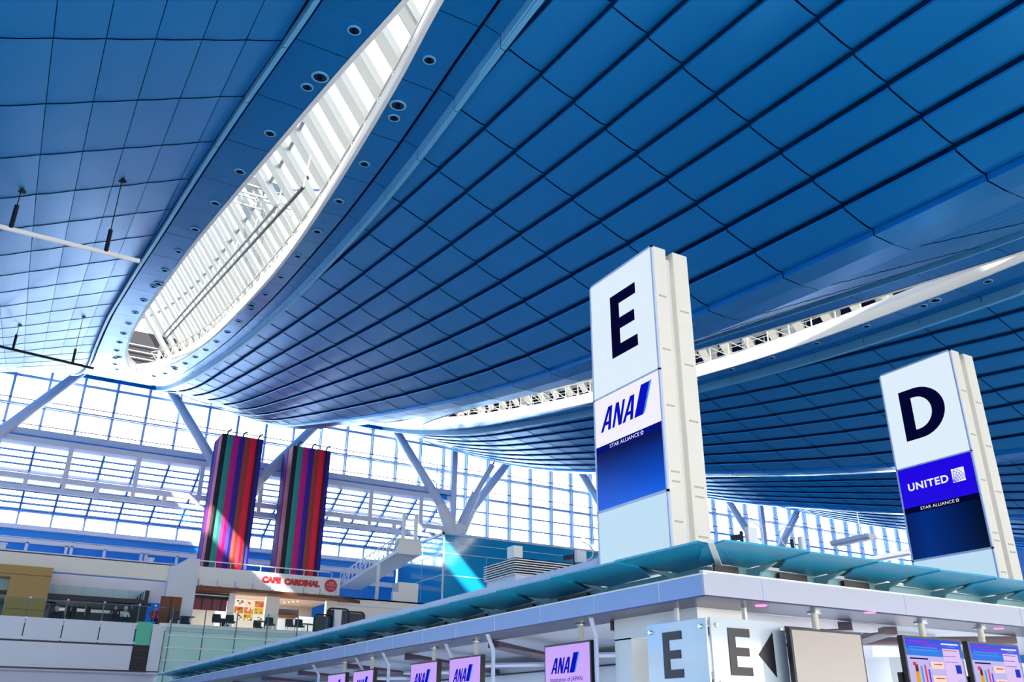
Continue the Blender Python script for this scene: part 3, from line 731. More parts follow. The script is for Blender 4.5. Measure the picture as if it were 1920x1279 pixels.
# chairs on the terrace
def chair(x, y, label, col, proto={}):
    if col not in proto:
        t = thing('cafe_chair', label, 'chair', (x, y, 6.87), 'dark chairs on the cafe terrace')
        mt = mat('chair_'+col, (38, 40, 52) if col == 'dark' else (80, 62, 60), .5); z = 6.87
        m = MB(); m.box(x-.26, x+.26, y-.26, y+.26, z+.4, z+.5, mt); m.build('seat', t, bevel=.03)
        m = MB(); m.prism([(x-.27, y+.2, z+.48), (x+.27, y+.2, z+.48), (x+.24, y+.3, z+.92), (x-.24, y+.3, z+.92)], (0, .06, 0), mt); m.build('backrest', t, bevel=.03)
        for dx in (-.22, .22):
            for dy in (-.22, .22): m = MB(); m.tube((x+dx*1.1, y+dy*1.1, z), (x+dx, y+dy, z+.42), .02, CHROME, 6); m.build('leg', t)
        proto[col] = t
    else: dup(proto[col], (x, y, 6.87), label)
cx = [(328, 'far left, by the brown door'), (348, 'near the maroon panels'), (407, 'left of the menu board'), (432, 'under the menu board edge'), (485, 'right of the menu board'), (507, 'in front of the cream pillar'), (563, 'left of the black barrier frames'), (421, 'second beside the menu board'), (545, 'in front of the cafe counter')]
for i, (px, lb) in enumerate(cx):
    p = at(px, 1165, Y=(56.1, 58.2, 56.1)[i % 3]); chair(p.x, p.y, 'dark cafe chair on the terrace, '+lb, 'dark' if i % 4 else 'brownish')
def table(px, lb, y=57.15):
    p = at(px, 1165, Y=y); x = p.x; z = 6.87
    t = thing('cafe_table', lb, 'table', (x, y, z))
    m = MB(); m.box(x-.4, x+.4, y-.35, y+.35, z+.7, z+.74, mat('table_brown', (90, 66, 60), .4)); m.build('tabletop', t)
    m = MB(); m.tube((x, y, z), (x, y, z+.7), .04, BLACK, 8); m.lathe((x, y, z), [(.24, 0), (.22, .03)], BLACK, 16); m.build('pedestal', t)
table(418, 'small brown cafe table left of the menu board'); table(497, 'small brown cafe table right of the menu board'); table(350, 'small cafe table near the brown door'); table(578, 'small cafe table beside the black frames')
# black tubular barrier frames
SLATE = mat('slate_fabric', (22, 32, 60), .4)
for i, (px0, px1, py, lb) in enumerate(((587, 624, 1154, 'leftmost'), (612, 655, 1143, 'middle, tallest'), (648, 684, 1149, 'rightmost'))):
    y = 56.0+.5*i; a = at(px0, py+30, Y=y); b = at(px1, py, Y=y); x0_, x1_, zt = a.x, b.x, b.z
    t = thing('rounded_barrier_frame', '%s of the dark blue panels with rounded black tube frames by the ledge' % lb, 'barrier', ((x0_+x1_)/2, y, 6.87), 'rounded black barrier frames')
    m = MB(); r_ = .25; pts = [(x0_, y, 6.9), (x0_, y, zt-r_)] + [(x0_+r_-r_*math.cos(q), y, zt-r_+r_*math.sin(q)) for q in (.4, .8, 1.2, 1.57)] + [(x1_-r_+r_*math.cos(q), y, zt-r_+r_*math.sin(q)) for q in (1.57, 1.2, .8, .4)] + [(x1_, y, zt-r_), (x1_, y, 6.9)]
    m.path(pts, .05, BLACK); m.build('tube_frame', t)
    m = MB(); m.box(x0_+.05, x1_-.05, y-.01, y+.03, 6.95, zt-.08, SLATE); m.build('fabric_panel', t)
p = at(634, 1160, Y=55.4)
tag((lambda mm: (mm.box(p.x-.22, p.x+.22, 55.4, 55.6, 6.87, p.z+.55, WHITE), mm.build('white_notice_board'))[1])(MB()), 'narrow white board standing in front of the black frames', 'board')

# people behind the balustrade
def person(px, py_head, y, label, top, hair=(20, 16, 20), seated=True, lean=0.0):
    hd = at(px, py_head, Y=y); z0 = 6.87; x = hd.x
    t = thing('person', label, 'person', (x, y, z0))
    SK = mat('skin', (215, 165, 140), .6); TP = mat('clothing', top, .7); TR = mat('trousers', (25, 28, 45), .7)
    hz_ = hd.z; sh = hz_-.24; hip = max(z0+.48, hz_-.8)
    V = []; E = []; Rr = []
    def add(co, r, p=None): V.append((co[0]-x, co[1]-y, co[2]-z0)); Rr.append(r); i = len(V)-1; (E.append((p, i)) if p is not None else None); return i
    pe = add((x, y+.1, hip), .15); ch = add((x+lean*.5, y+.05, (hip+sh)/2), .15, pe); ne = add((x+lean, y, sh+.02), .13, ch); nk = add((x+lean, y-.01, sh+.12), .055, ne); h1 = add((x+lean, y-.02, hz_), .1, nk); add((x+lean, y-.02, hz_+.1), .085, h1)
    for s_ in (-1, 1):
        a = add((x+lean+s_*.2, y, sh-.02), .06, ne); b = add((x+lean+s_*.26, y-.12, sh-.28), .045, a); c_ = add((x+s_*.16, y-.36, sh-.32), .035, b); add((x+s_*.12, y-.45, sh-.3), .03, c_)
        k0 = add((x+s_*.1, y, hip-.02), .09, pe); k1 = add((x+s_*.13, y-.42, hip+.0), .075, k0); k2 = add((x+s_*.14, y-.4, z0+.08), .045, k1); add((x+s_*.14, y-.55, z0+.05), .04, k2)
    me = bpy.data.meshes.new('body'); me.from_pydata(V, E, []); o = bpy.data.objects.new('body', me); COL.objects.link(o); o.parent = t
    sk = o.modifiers.new('skin', 'SKIN'); sv = me.skin_vertices[0].data
    for i, r in enumerate(Rr): sv[i].radius = (r, r)
    sv[0].use_root = True
    sb = o.modifiers.new('sub', 'SUBSURF'); sb.levels = 1; sb.render_levels = 1
    bpy.context.view_layer.update(); dg = bpy.context.evaluated_depsgraph_get(); m2 = bpy.data.meshes.new_from_object(o.evaluated_get(dg)); o.modifiers.clear(); o.data = m2
    m2.materials.clear()
    for q in (SK, TP, TR): m2.materials.append(q)
    for pl in m2.polygons:
        zc = pl.center.z+z0; yc = pl.center.y+y
        pl.material_index = 0 if (zc > sh+.07 or (yc < y-.34 and zc > hip+.12)) else (1 if zc > hip+.06 else 2); pl.use_smooth = True
    m = MB(); m.lathe((x+lean, y+.01, hz_+.0), [(.112, .0), (.12, .05), (.1, .12), (.05, .17)], mat('hair', hair, .7), 14); m.build('hair', t, smooth=True)
    m = MB()
    for s_ in (-1, 1): m.lathe((x+lean+s_*.035, y-.115, hz_+.02), [(.012, 0), (.012, .015)], BLACK, 6)
    m.prism([(x+lean-.012, y-.12, hz_-.03), (x+lean+.012, y-.12, hz_-.03), (x+lean, y-.12, hz_+.02)], (0, -.02, 0), SK)
    m.box(x+lean-.03, x+lean+.03, y-.118, y-.112, hz_-.06, hz_-.05, MAROON); m.build('face', t)
person(107, 1142, 56.6, 'seated person in a plum top leaning at a terrace table', (90, 60, 80), (190, 185, 190))
person(218, 1136, 57.2, 'seated person in a dark top, back half hidden by a red headrest', (60, 30, 40))
person(236, 1142, 57.6, 'person in white beside the person in the dark top', (225, 230, 240), (200, 205, 215))
person(292, 1140, 57.6, 'person in a red top standing at the balcony corner', (190, 20, 60))
for px, lb in ((128, 'left'), (140, 'middle'), (166, 'right')):
    p = at(px, 1138, Y=60.9); mm = MB(); mm.lathe((p.x, 60.9, 6.87), [(.14, 0), (.15, .05), (.04, .08), (.04, .7), (.16, .8), (.17, .98), (.15, p.z-6.87), (.08, p.z-6.83)], DARK, 16)
    tag(mm.build('round_seat'), '%s of three dark rounded seat backs above the navy partition' % lb, 'seat', 'dark rounded seat backs')
p = at(95, 1131, Y=60.3); t = thing('dark_parasol', 'dark flat parasol beside the gold shop front', 'parasol', (p.x, 60.3, 6.87))
m = MB(); m.lathe((p.x, 60.3, p.z), [(.4, -.05), (.25, .05), (.05, .1)], BLACK, 16); m.build('canopy', t)
m = MB(); m.tube((p.x, 60.3, 6.87), (p.x, 60.3, p.z), .03, BLACK); m.build('pole', t)
for px, py, lb in ((281, 1054, 'small dark roof fan unit right of the blue rail'), (4, 1026, 'small dark roof fan unit at the left edge')):
    p = at(px, py, Y=61); mm = MB(); mm.lathe((p.x, 61, 10.99), [(.2, 0), (.2, p.z-10.85), (.26, p.z-10.82), (.26, p.z-10.74)], GREYP, 16); tag(mm.build('roof_vent'), lb, 'vent')

# ---------------------------------------------------------------- check-in island
XF, YF, ZF0, ZF1 = 7.56, 8.27, 3.10, 3.345
isl = thing('check_in_island', 'check-in counter building with teal canopy panels and grey fascia', 'counter', (12, 12, 0))
XE, YE = 22.0, 46.0
m = MB()  # fascias with a thin light lip
m.box(XF, XF+.04, YF+.04, YE, ZF0, ZF1, FASC_SHADE); m.box(XF-.015, XF+.05, YF-.015, YE, ZF1, ZF1+.02, WHITE)
m.box(XF, XE, YF, YF+.04, ZF0, ZF1+.03, FASC_LIT := mat('fascia_lit', (178, 180, 196), .4, .1)); m.box(XF-.015, XE, YF-.015, YF+.05, ZF1+.03, ZF1+.05, WHITE)  # right fascia: same material as the left, coloured paler as the lit side
for y in np.arange(10.6-1.47, 44, 1.47*1): m.box(XF-.004, XF, y, y+.012, ZF0, ZF1, GREYP)
for x in np.arange(11.35-2.8, 22, 2.8): m.box(x, x+.012, YF-.004, YF, ZF0, ZF1+.03, MULL)
m.build('fascia', isl)
m = MB(); m.box(XF+.0, 8.35, YF, YE, 3.08, 3.10, SOFF); m.box(8.35, XE, YF, 9.15, 3.08, 3.10, SOFF); m.build('soffit', isl)
m = MB(); m.box(8.3, XE, 9.0, YE, 3.3, 3.42, GREYP); m.box(XF+.06, XE, YF+.06, YE, 3.28, 3.33, GREYP); m.build('roof_deck', isl)
m = MB(); m.box(8.36, 8.5, 11.6, YE, 3.45, 4.1, LAV); m.build('parapet', isl)
m = MB(); m.box(9.17, 9.3, 9.7, 16, 3.4, 4.12, LAV); m.box(9.17, 12.5, 9.5, 9.7, 3.4, 4.12, WARMW); m.box(12.5, 15.6, 10.2, 10.4, 3.4, 3.98, WARMW); m.build('parapet', isl)
# canopy panels on the left (front faces -X) and right (front faces -Y)
def cpanel(p):
    """flat pointed shingle seen from below: (run, inward, height)"""
    return [(0, 0, .03), (p, 0, .03), (p, 1.08, -.02), (.43, .95, -.02), (.0, .4, .0)]
YC = [7.85, 9.5, 11.1, 12.75, 14.47, 16.2]+[16.2+1.72*i for i in range(1, 17)]
for i_, (y, y2) in enumerate(zip(YC[:-1], YC[1:])):
    mm = MB(); mm.prism([(7.13+b_, y+a_, 3.59+c_+.012*(a_ > 1)) for a_, b_, c_ in cpanel(y2-y)], (0, 0, .025), TEAL); mm.build('canopy_panel', isl)
    mm = MB(); mm.prism([(8.22, y2-.03, 3.36), (8.22, y2-.03, 3.56), (7.72, y2-.03, 3.585), (8.02, y2-.03, 3.5), (8.06, y2-.03, 3.36)], (0, .04, 0), BRACK); mm.build('canopy_bracket', isl)
    if i_ > 1: mm = MB(); mm.box(8.14, 8.2, y+.5, y2-.3, 3.42, 3.555, BLACK); mm.build('slot_grille', isl)
m = MB(); m.box(8.22, 8.3, 8.9, YE, 3.36, 3.59, BRACK); m.build('upstand', isl)
XC = [7.3, 8.72]+[8.72+1.285*i for i in range(1, 11)]
for i_, (x, x2) in enumerate(zip(XC[:-1], XC[1:])):
    mm = MB(); mm.prism([(x+a_, 7.58+b_*.98, 3.58+c_+.012*(a_ > 1)) for a_, b_, c_ in cpanel(x2-x)], (0, 0, .025), TEAL); mm.build('canopy_panel', isl)
    mm = MB(); mm.prism([(x2-.03, 8.68, 3.36), (x2-.03, 8.68, 3.55), (x2-.03, 8.12, 3.575), (x2-.03, 8.4, 3.49), (x2-.03, 8.5, 3.36)], (.04, 0, 0), BRACK); mm.build('canopy_bracket', isl)
    if i_ < 3: mm = MB(); mm.box(x+(.5 if i_ else .75), x2-.25, 8.58, 8.62, 3.42, 3.55, BLACK); mm.build('slot_grille', isl)
m = MB(); m.box(8.4, XE, 8.66, 8.72, 3.36, 3.58, BRACK); m.build('upstand', isl)
m = MB(); m.box(7.5, 8.3, 8.6, 44, 3.64, 3.66, BRACK); m.box(8.0, 21.5, 7.95, 8.72, 3.64, 3.66, BRACK); m.build('canopy_tray', isl)
m = MB(); m.bar((7.17, 7.67, 3.615), (8.1, 8.55, 3.56), .07, .05, WHITE); m.build('hip_strip', isl)
# portal frame under the soffit
m = MB(); m.box(8.16, 8.3, 9.1, 10.95, 2.78, 3.09, WHITE); m.box(8.3, 9.0, 9.1, 9.25, 2.86, 3.09, WHITE); m.box(8.3, 12, 9.3, 9.45, 2.98, 3.09, LAV); m.build('lintel', isl)
for (xa, xb, ya, yb) in ((8.16, 8.5, 10.55, 10.95), (9.6, 9.9, 9.5, 9.9), (16.2, 16.6, 12.0, 12.4)):
    m = MB(); m.box(xa, xb, ya, yb, 0, 2.8 if xa < 9 else 3.09, WHITE); m.build('column', isl)
# inner walls and bulkheads of the island
INW = mat('island_inner_wall', (222, 232, 246), .5); BRN = mat('island_brown_panel', (90, 70, 85), .35)
m = MB(); m.box(12.2, 12.35, 12, YE, 0, 3.09, INW); m.box(12.15, 12.2, 12, YE, 2.86, 2.89, NAVY); m.build('inner_wall', isl)
m = MB(); m.box(12.12, 12.2, 12, YE, 1.9, 2.45, BRN); m.build('brown_panel', isl)
m = MB(); m.box(12.35, XE, 13.0, 13.15, 0, 3.09, INW); m.box(9.9, 12.3, 12.0, 12.1, 2.5, 3.09, GREYP); m.build('inner_wall', isl)
for k in range(9):
    y = 11.2+3.9*k
    m = MB(); m.bar((8.4, y, 3.03), (12.1, y+2.6, 2.95), .22, .12, BRN); m.bar((10.6, y+1.5, 3.0), (12.1, y-.6, 2.98), .1, .1, STEEL); m.build('roof_beam', isl)
for a_, b_ in (((9.6, 11.6), (11.3, 9.2)), ((13.2, 11.0), (15.4, 9.2)), ((12.3, 9.3), (13.6, 11.2))):
    m = MB(); m.bar((a_[0], a_[1], 3.02), (b_[0], b_[1], 3.02), .2, .12, BRN); m.build('roof_beam', isl)
p = at(1730, 1200, Y=11.0)
m = MB(); px_ = [at(q[0], q[1], Y=11.0) for q in ((1632, 1163), (1696, 1150), (1760, 1178), (1745, 1212), (1690, 1232), (1637, 1232))]
m.prism(px_, (0, .9, 0), GREYP); m.build('hanging_bulkhead', isl)
m = MB(); m.box(8.9, XE, 10.2, 40, 0, 1.05, INW); m.build('counter_base', isl)
# poles under the left soffit
for px, y0_ in ((913, 1187), (835, 1205), (717, 1222), (667, 1232), (1107, 1155), (586, 1245)):
    p = at(px, y0_, Z=3.1); q = Vector((p.x+.3, p.y+.3, 2.85)); mm = MB(); mm.tube(p, q, .035, STEEL, 10); mm.tube(q, (q.x, q.y, 0), .035, STEEL, 10); mm.build('steel_post', isl)
for px, y0_ in ((1525, 1137), (1723, 1151), (1834, 1164)):
    p = at(px, y0_, Y=8.66); mm = MB(); mm.tube((p.x, p.y, 2.5), (p.x, p.y, 3.09), .05, IVORY, 12); mm.lathe((p.x, p.y, 3.06), [(.1, 0), (.1, .02)], CHROME, 14); mm.build('screen_pole', isl)
for i, (px, py) in enumerate(((1427, 1136), (1631, 1149), (1873, 1179))):
    p = at(px, py, Z=3.07); mm = MB(); mm.lathe((p.x, p.y, 3.065), [(.075, 0), (.08, .012)], PINK, 20)
    o = mm.build('pink_downlight', isl); o['label'] = 'glowing pink downlight'

# ---------------------------------------------------------------- letter towers
E_R, UPZ = Vector((0, -1, 0)), Vector((0, 0, 1))
def letter_pts(ch, x0, y0, x1, y1, s, b):
    if ch == 'E':
        my = (y0+y1)/2
        return [[(x0, y0), (x1, y0), (x1, y0+b), (x0+s, y0+b), (x0+s, my-b/2), (x1-.08*(x1-x0), my-b/2), (x1-.08*(x1-x0), my+b/2), (x0+s, my+b/2), (x0+s, y1-b), (x1, y1-b), (x1, y1), (x0, y1)]]
    out = []  # letter D as quads
    n = 20; hx = x0+(x1-x0)*.36; H = (y1-y0)/2; W = x1-hx
    outer = [(hx+W*math.sin(PI*i/n), (y0+y1)/2+H*math.cos(PI*i/n)) for i in range(n+1)]
    inner = [(hx-.03+(W-s)*math.sin(PI*i/n), (y0+y1)/2+(H-b)*math.cos(PI*i/n)) for i in range(n+1)]
    for i in range(n): out.append([outer[i], inner[i], inner[i+1], outer[i+1]][::-1])
    out.append([(x0, y0), (x0+s, y0), (x0+s, y1), (x0, y1)])
    out.append([(x0+s, y1-b), (hx+.001, y1-b), (hx+.001, y1), (x0+s, y1)]); out.append([(x0+s, y0), (hx+.001, y0), (hx+.001, y0+b), (x0+s, y0+b)])
    return out
def ana_logo(mb, O, right, up, h, m1=SBLUE, m2=SLBLUE, lift=.005):
    sh = .32
    def P(pts): return [((x+sh*y)*h, y*h) for x, y in pts]
    def glyphA(x):
        w_ = .66; return [[(x, 0), (x+.17, 0), (x+.40, .86), (x+.40, 1), (x+.26, 1)], [(x+.40, 1), (x+.40, .7), (x+.50, 0), (x+.68, 0), (x+.54, 1)], [(x+.1, .24), (x+.5, .24), (x+.5, .38), (x+.14, .38)]]
    gl_ = glyphA(0)+[[(.80, 0), (.95, 0), (.95, 1), (.80, 1)], [(.80, 1), (1.22, 0), (1.42, 0), (1.0, 1)], [(1.27, 0), (1.42, 0), (1.42, 1), (1.27, 1)]]+glyphA(1.5)
    for q in gl_: poly2(mb, P(q), O, right, up, m1, .004, lift)
    x = 2.28
    poly2(mb, P([(x, 0), (x+.55, 0), (x+.68, 1.25), (x+.13, 1.25)]), O, right, up, m1, .004, lift)
    poly2(mb, P([(x+.55, 0), (x+.66, 0.08), (x+.79, 1.28), (x+.68, 1.25)]), O, right, up, m2, .004, lift)
def star(mb, O, right, up, r, m):
    for k in range(5):
        a0 = PI/2+2*PI*k/5; a1 = a0+PI/5; a2 = a0+2*PI/5
        o0, o1, o2 = [(rr*math.cos(a), rr*math.sin(a)) for rr, a in ((r, a0), (r*.5, a1), (r, a2))]
        i0, i1, i2 = [(rr*math.cos(a), rr*math.sin(a)) for rr, a in ((r*.68, a0), (r*.32, a1), (r*.68, a2))]
        poly2(mb, [o0, i0, i1, o1], O, right, up, m, .004, .005); poly2(mb, [o1, i1, i2, o2], O, right, up, m, .004, .005)
GRE = grad_emit('blue_display_left', [(0, (0, 90, 225)), (.35, (0, 70, 190)), (.9, (6, 20, 95)), (1, (5, 12, 70))], 2, 1.41, 2.36)
GRD = grad_emit('blue_display_right', [(0, (0, 5, 20)), (.3, (0, 22, 80)), (.75, (0, 40, 125)), (1, (0, 25, 90))], 1, 0.0, 1.79)
def tower(x0, y0, ch, label):
    zb = 3.42; W = 1.79
    t = thing('letter_tower', label, 'sign tower', (x0, y0, zb))
    ztop = 8.98
    m = MB(); m.box(x0+.03, x0+.30, y0, y0+W, zb, ztop, CREAM); m.build('front_slab', t, bevel=.012)
    m = MB(); m.box(x0+.45, x0+.77, y0, y0+W, zb, ztop-.0, CREAM); m.build('rear_slab', t, bevel=.012)
    m = MB(); m.box(x0+.29, x0+.46, y0+.1, y0+W-.1, zb, ztop-.12, WHITE); m.build('recess_core', t)
    GR = mat('groove_shade', (196, 190, 178), .6)  # darker strips paint the shadow of the small side slots
    for z_ in (8.05, 7.1, 6.15, 5.1, 4.95, 4.35):
        m = MB(); m.box(x0+.09, x0+.24, y0-.012, y0+.01, z_, z_+.025, GR); m.build('groove_shade', t)
        m = MB(); m.box(x0+.52, x0+.70, y0-.012, y0+.01, z_-.18, z_-.155, GR); m.build('groove_shade', t)
    # frame
    m = MB(); f_ = .035
    for (ya, yb, za, zb_) in ((y0, y0+f_, zb, ztop), (y0+W-f_, y0+W, zb, ztop), (y0, y0+W, ztop-f_, ztop), (y0, y0+W, 6.735, 6.765), (y0, y0+W, 4.79, 4.83)):
        m.box(x0-.01, x0+.03, ya, yb, za, zb_, STEEL)
    m.build('frame', t)
    m = MB(); m.box(x0, x0+.03, y0+f_, y0+W-f_, 6.765, ztop-f_, SIGNL); m.build('lit_panel', t)
    O = Vector((x0, y0+W, 0))       # lower-left origin when read from the front
    def at2(u, z): return O+E_R*u+UPZ*z
    m = MB()
    if ch == 'E':
        for q in letter_pts('E', .60, 7.34, 1.30, 8.50, .235, .2): poly2(m, q, O, E_R, UPZ, LNAVY, .008, .002)
    else:
        for q in letter_pts('D', .40, 7.30, 1.42, 8.42, .27, .2): poly2(m, q, O, E_R, UPZ, LNAVY, .008, .002)
    m.build('letter', t)
    m = MB(); m.box(x0, x0+.03, y0+f_, y0+W-f_, 5.90, 6.735, ADWHITE if ch == 'E' else UBLUE); m.build('airline_panel', t)
    m = MB(); m.box(x0-.002, x0+.03, y0+f_, y0+W-f_, 5.78, 5.90, BAND if ch == 'E' else LNAVY); m.build('alliance_band', t)
    m = MB(); m.box(x0, x0+.03, y0+f_, y0+W-f_, 4.83, 5.78, GRE if ch == 'E' else GRD); m.build('blue_display', t)
    m = MB(); m.box(x0, x0+.03, y0+f_, y0+W-f_, zb, 4.79, GLOWG); m.build('base_glass', t)
    m = MB()
    if ch == 'E':
        ana_logo(m, at2(.19, 6.13), E_R, UPZ, .40)
    else:
        put_text(m, 'UNITED', at2(.22, 6.24), E_R, UPZ, .95, SWHITE, height=.16, bold=.03, space=1.12)
        # globe in a square
        u0, z0_, s_ = 1.26, 6.20, .28
        poly2(m, [(u0, z0_), (u0+s_, z0_), (u0+s_, z0_+s_), (u0, z0_+s_)], O, E_R, UPZ, SWHITE, .003, .002)
        for k in range(5):
            rr = .06+.055*k; pts = [(u0+rr*math.cos(a), z0_+rr*math.sin(a)) for a in np.linspace(.12, PI/2-.12, 8)]
            for p_, q_ in zip(pts[:-1], pts[1:]): poly2(m, [p_, q_, (q_[0]+.006, q_[1]+.006), (p_[0]+.006, p_[1]+.006)], O, E_R, UPZ, UBLUE, .003, .006)
        for k in range(5):
            a = .2+.27*k; c_, s2 = math.cos(a), math.sin(a)
            poly2(m, [(u0+.03*c_, z0_+.03*s2), (u0+.27*c_, z0_+.27*s2), (u0+.27*c_-.008*s2, z0_+.27*s2+.008*c_), (u0+.03*c_-.008*s2, z0_+.03*s2+.008*c_)], O, E_R, UPZ, UBLUE, .003, .006)
    m.build('airline_logo', t)
    m = MB(); put_text(m, 'STAR ALLIANCE', at2(.42, 5.81), E_R, UPZ, .78, SWHITE, height=.062, lift=.006); star(m, at2(1.27, 5.842), E_R, UPZ, .045, SWHITE); m.build('alliance_lettering', t)
    return t
tower(8.3, 9.68, 'E', 'tall lit sign tower with the letter E and ANA panel')
tower(16.45, 9.85, 'D', 'tall lit sign tower with the letter D and UNITED panel')

# ---------------------------------------------------------------- glass letter signs at the corner
SGL = mat('sign_glass_white', (214, 228, 236), .08, 0, .8)
def corner_sign(o, r, wdt, label, arrow):
    o = Vector(o); r = Vector(r); nrm = r.cross(UPZ)
    t = thing('glass_letter_sign', label, 'sign', o+r*wdt/2)
    m = MB(); poly2(m, [(0, 0), (wdt, 0), (wdt, .9), (0, .9)], o, r, UPZ, SGL, .03, 0); m.build('glass_plate', t)
    m = MB(); l0 = .34 if not arrow else .28
    for q in letter_pts('E', l0, .2, l0+.38, .78, .12, .105): poly2(m, q, o, r, UPZ, LETTER, .012, .03)
    m.build('letter', t)
    if arrow:
        m = MB(); poly2(m, [(.80, .47), (1.08, .2), (1.08, .76)], o, r, UPZ, LETTER, .012, .03); m.build('arrow', t)
    for u in (.09, wdt-.09):
        for z_ in (.1, .8):
            m = MB(); c = o+r*u+UPZ*z_+nrm*.03; m.tube(c, c+nrm*.035, .032, CHROME, 14, .025); m.build('bolt', t)
    m = MB(); c = o+r*wdt/2-nrm*.02; m.bar(c+UPZ*.2, c+UPZ*1.15, .06, .04, WHITE, up=(1, 0, 0)); m.bar(c+UPZ*.5, c+UPZ*.5-nrm*.5, .05, .05, WHITE); m.build('hanger', t)
    return t
corner_sign((8.0, 9.95, 2.0), (0, -1, 0), 1.2, 'pale blue glass sign with a single letter E at the corner', False)
corner_sign((8.07, 8.8, 2.02), (1, 0, 0), 1.33, 'white glass sign with letter E and a left-pointing arrow', True)

# ---------------------------------------------------------------- hanging screens, left row
def ana_screen(y1, y0, label, proto=[]):
    X = 7.9; k_ = X/9.0; y0 *= k_; y1 = y0+1.47*k_; W = y1-y0; H = .74; z1 = 1.6+1.375*k_
    if not proto:
        t = thing('hanging_screen', label, 'screen', (X, y0, z1-H), 'ANA screens under the left soffit')
        m = MB(); m.box(X, X+.09, y0, y1, z1-H, z1, BLACK); m.build('bezel', t)
        m = MB(); m.box(X+.09, X+.14, y0+.2, y1-.2, z1-H+.1, z1-.1, BLACK); m.build('bracket', t)
        m = MB(); m.box(X-.004, X, y0+.03, y1-.03, z1-H+.03, z1-.03, SCR); m.build('display', t)
        O = Vector((X-.004, y1, 0)); m = MB()
        ana_logo(m, O+E_R*.2+UPZ*(z1-.44), E_R, UPZ, .23, lift=.002)
        put_text(m, 'Inspiration of JAPAN', O+E_R*.18+UPZ*(z1-.58), E_R, UPZ, .88, SCRTXT, height=.085, bold=.01, lift=.002)
        m.build('logo', t); m = MB(); m.tube((X+.12, y0+.42, z1-.1), (X+.12, y0+.42, 3.08), .045, IVORY, 12); m.lathe((X+.12, y0+.42, 3.05), [(.09, 0), (.09, .02)], CHROME, 14); m.build('pole', t)
        proto.append((t, y0))
    else:
        t0 = proto[0][0]; dup(t0, (X, y0, z1-H), label)
for (a_, b_, lb) in ((14.24, 12.77, 'nearest lilac ANA screen, left of the white column'), (18.12, 16.69, 'second lilac ANA screen from the right, in the middle pair'), (20.22, 18.75, 'third lilac ANA screen from the right'),
                     (24.02, 22.55, 'fourth lilac ANA screen from the right'), (26.08, 24.61, 'farthest lilac ANA screen, at the left end of the row')):
    ana_screen(b_+1.47, b_, lb)

# right row
p0 = at(1480, 1176, Y=8.5); p1 = at(1614, 1186, Y=8.5)
t = thing('hanging_screen', 'blank grey-beige hanging screen beside the arrow sign', 'screen', (p0.x, 8.5, 1.95))
m = MB(); m.box(p0.x, p1.x, 8.5, 8.58, 1.95, p0.z, BLACK); m.build('bezel', t)
m = MB(); m.box(p0.x+.03, p1.x-.03, 8.495, 8.5, 1.98, p0.z-.03, mat('blank_screen', (178, 164, 156), .3)); m.build('display', t)
SC = {k: emit('info_'+k, v, 1.0, k == 'blue') for k, v in dict(blue=(20, 70, 225), sky=(60, 130, 235), lilac=(196, 188, 245), pinkw=(225, 200, 245), cream=(248, 222, 205), red=(225, 70, 90), mag=(150, 60, 220), purple=(110, 70, 215),
      white=(240, 240, 255), amber=(225, 170, 40), brown=(100, 50, 30), dark=(30, 25, 60), navy=(40, 60, 200), cyan=(90, 160, 240)).items()}
def info_screen(x0_, x1_, z1, label):
    k_ = 8.5/9.2; x0_ *= k_; x1_ *= k_; z1 = 1.6+(z1-1.6)*k_; Y = 8.5; W = x1_-x0_; H = .9
    t = thing('hanging_screen', label, 'screen', (x0_, Y, z1-H), 'blue notice screens under the right soffit')
    m = MB(); m.box(x0_, x1_, Y, Y+.09, z1-H, z1, BLACK); m.build('bezel', t)
    m = MB(); m.box(x0_+.03, x1_-.03, Y-.004, Y, z1-H+.03, z1-.03, SC['lilac']); m.build('display', t)
    m = MB(); O = Vector((x0_+.03, Y-.004, z1-.03)); W -= .06; Rr = Vector((1, 0, 0))
    def rc(a, b, c, d, k, l=.0): poly2(m, [(a*W, -d), (b*W, -d), (b*W, -c), (a*W, -c)], O, Rr, UPZ, SC[k], .0015, .001+l)
    rc(0, 1, 0, .14, 'blue'); rc(0, 1, .14, .24, 'sky'); rc(.06, .4, .03, .055, 'mag', .001); rc(.3, .62, .07, .09, 'mag', .001); rc(.64, .96, .045, .065, 'white', .001); rc(.76, .9, .08, .095, 'cyan', .001)
    for k in range(14):
        rc(.06+.036*k, .085+.036*k, .115, .13, 'cyan', .001); rc(.06+.036*k, .085+.036*k, .155, .17, 'cyan', .001)
    rc(.65, .96, .12, .62, 'pinkw', .001); rc(.66, .92, .14, .15, 'red', .002); rc(.66, .88, .22, .228, 'purple', .002); rc(.66, .9, .3, .308, 'purple', .002)
    rc(.04, .36, .27, .29, 'dark', .001); rc(.08, .14, .33, .38, 'red', .001); rc(.1, .17, .45, .8, 'amber', .001); rc(.11, .16, .36, .46, 'brown', .001); rc(.2, .235, .38, .7, 'cyan', .001); rc(.27, .3, .36, .72, 'red', .001); rc(.33, .36, .42, .74, 'purple', .001)
    for i in range(3):
        z_ = .31+.19*i; rc(.4, .63, z_, z_+.1, 'cream', .001); rc(.45, .6, z_+.03, z_+.045, 'red', .002)
        put_text(m, '%d.' % (i+1), O+Rr*W*.37+UPZ*(-z_-.07), Rr, UPZ, .035, SC['dark'], lift=.004)
    for i in range(3): rc(.84, .94, .34+.2*i, .46+.2*i, 'navy' if i == 0 else 'lilac', .003)
    m.build('content', t)
    m = MB(); m.box(x0_-.03, x0_+.3, Y+.09, Y+.16, z1-H-.1, z1-.5, BLACK); m.build('bracket', t)
info_screen(12.42, 13.86, 2.955, 'bright blue notice screen, left of the pair at lower right')
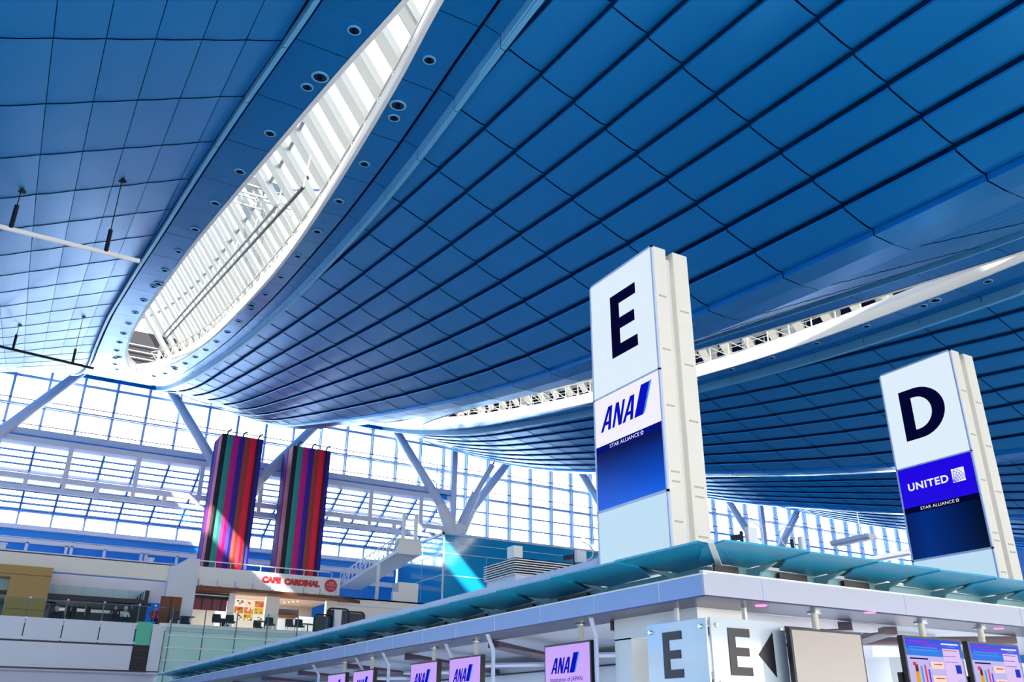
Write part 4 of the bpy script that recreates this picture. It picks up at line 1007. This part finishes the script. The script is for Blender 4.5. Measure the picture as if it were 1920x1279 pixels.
info_screen(14.05, 15.45, 2.945, 'bright blue notice screen, right of the pair at lower right')

# ---------------------------------------------------------------- things on the island roof
AW = mat('antenna_white', (238, 240, 246), .4)
def antenna(px, py, Y, w_, h_, label, flip):
    p = at(px, py, Y=Y); t = thing('panel_antenna', label, 'antenna', (p.x, Y, 4.0))
    m = MB(); m.box(p.x-w_/2, p.x+w_/2, Y, Y+.09, p.z-h_/2, p.z+h_/2, AW); m.build('panel', t, bevel=.02)
    m = MB(); m.bar((p.x-w_/2*flip, Y+.12, p.z), (p.x-w_/2*flip-.12*flip, Y+.25, p.z-.02), .06, .08, NAVY); m.bar((p.x-.05, Y+.2, 3.42), (p.x-.05, Y+.2, p.z+.1), .04, .04, BLACK); m.build('mounting_arm', t)
    pts = [(p.x+flip*(.1+.26*math.sin(a)), Y+.15, p.z-h_/2+.06+.34*(1-math.cos(a))*.5) for a in np.linspace(0, PI, 9)]
    m = MB(); m.path(pts, .012, GREYP, 6); m.build('cable', t)
antenna(1413, 1005, 9.45, .2, .27, 'white panel antenna on the roof just right of the E tower', 1)
antenna(1508, 1020, 9.4, .1, .24, 'narrow white panel antenna seen edge-on, right of the first', -1)
antenna(1091, 1043, 13.0, .22, .22, 'small white panel antenna on the ledge left of the E tower', 1)
# louvred air unit
t = thing('air_handling_unit', 'louvred grey unit with a white cap behind the canopy ledge', 'machine', (13, 20, 3.42))
m = MB(); m.box(13.05, 15.4, 22.2, 23.9, 3.42, 5.66, GREYP); m.build('casing', t)
m = MB()
for i in range(7): z_ = 5.66+.07*i; m.box(12.95, 15.9, 22.1, 23.95, z_, z_+.028, WHITE); m.box(13.02, 15.8, 22.17, 23.9, z_+.028, z_+.07, JOINT)
m.build('louvre', t)
m = MB(); m.box(13.0, 13.3, 22.2, 22.6, 6.15, 6.5, WHITE); m.build('cap', t)

# suspended duct trays near the far right windows
for px, py, ln, lb in ((1615, 1012, 3.9, 'upper suspended white tray before the far right windows'), (1690, 1042, 3.9, 'lower suspended white tray before the far right windows')):
    p = at(px, py, Y=48); t = thing('suspended_tray', lb, 'tray', p)
    m = MB(); m.prism([(p.x-1.4, 46.2, p.z-.2), (p.x-1.2, 46.2, p.z-.35), (p.x+.1, 46.2, p.z-.2), (p.x+.1, 46.2, p.z+.1), (p.x-1.4, 46.2, p.z+.1)], (0, ln, 0), LAV); m.build('tray', t)
    m = MB(); m.tube((p.x, 48, p.z), (p.x, 48, hull_z(p.x, 48)), .03, MULL); m.build('rod', t)
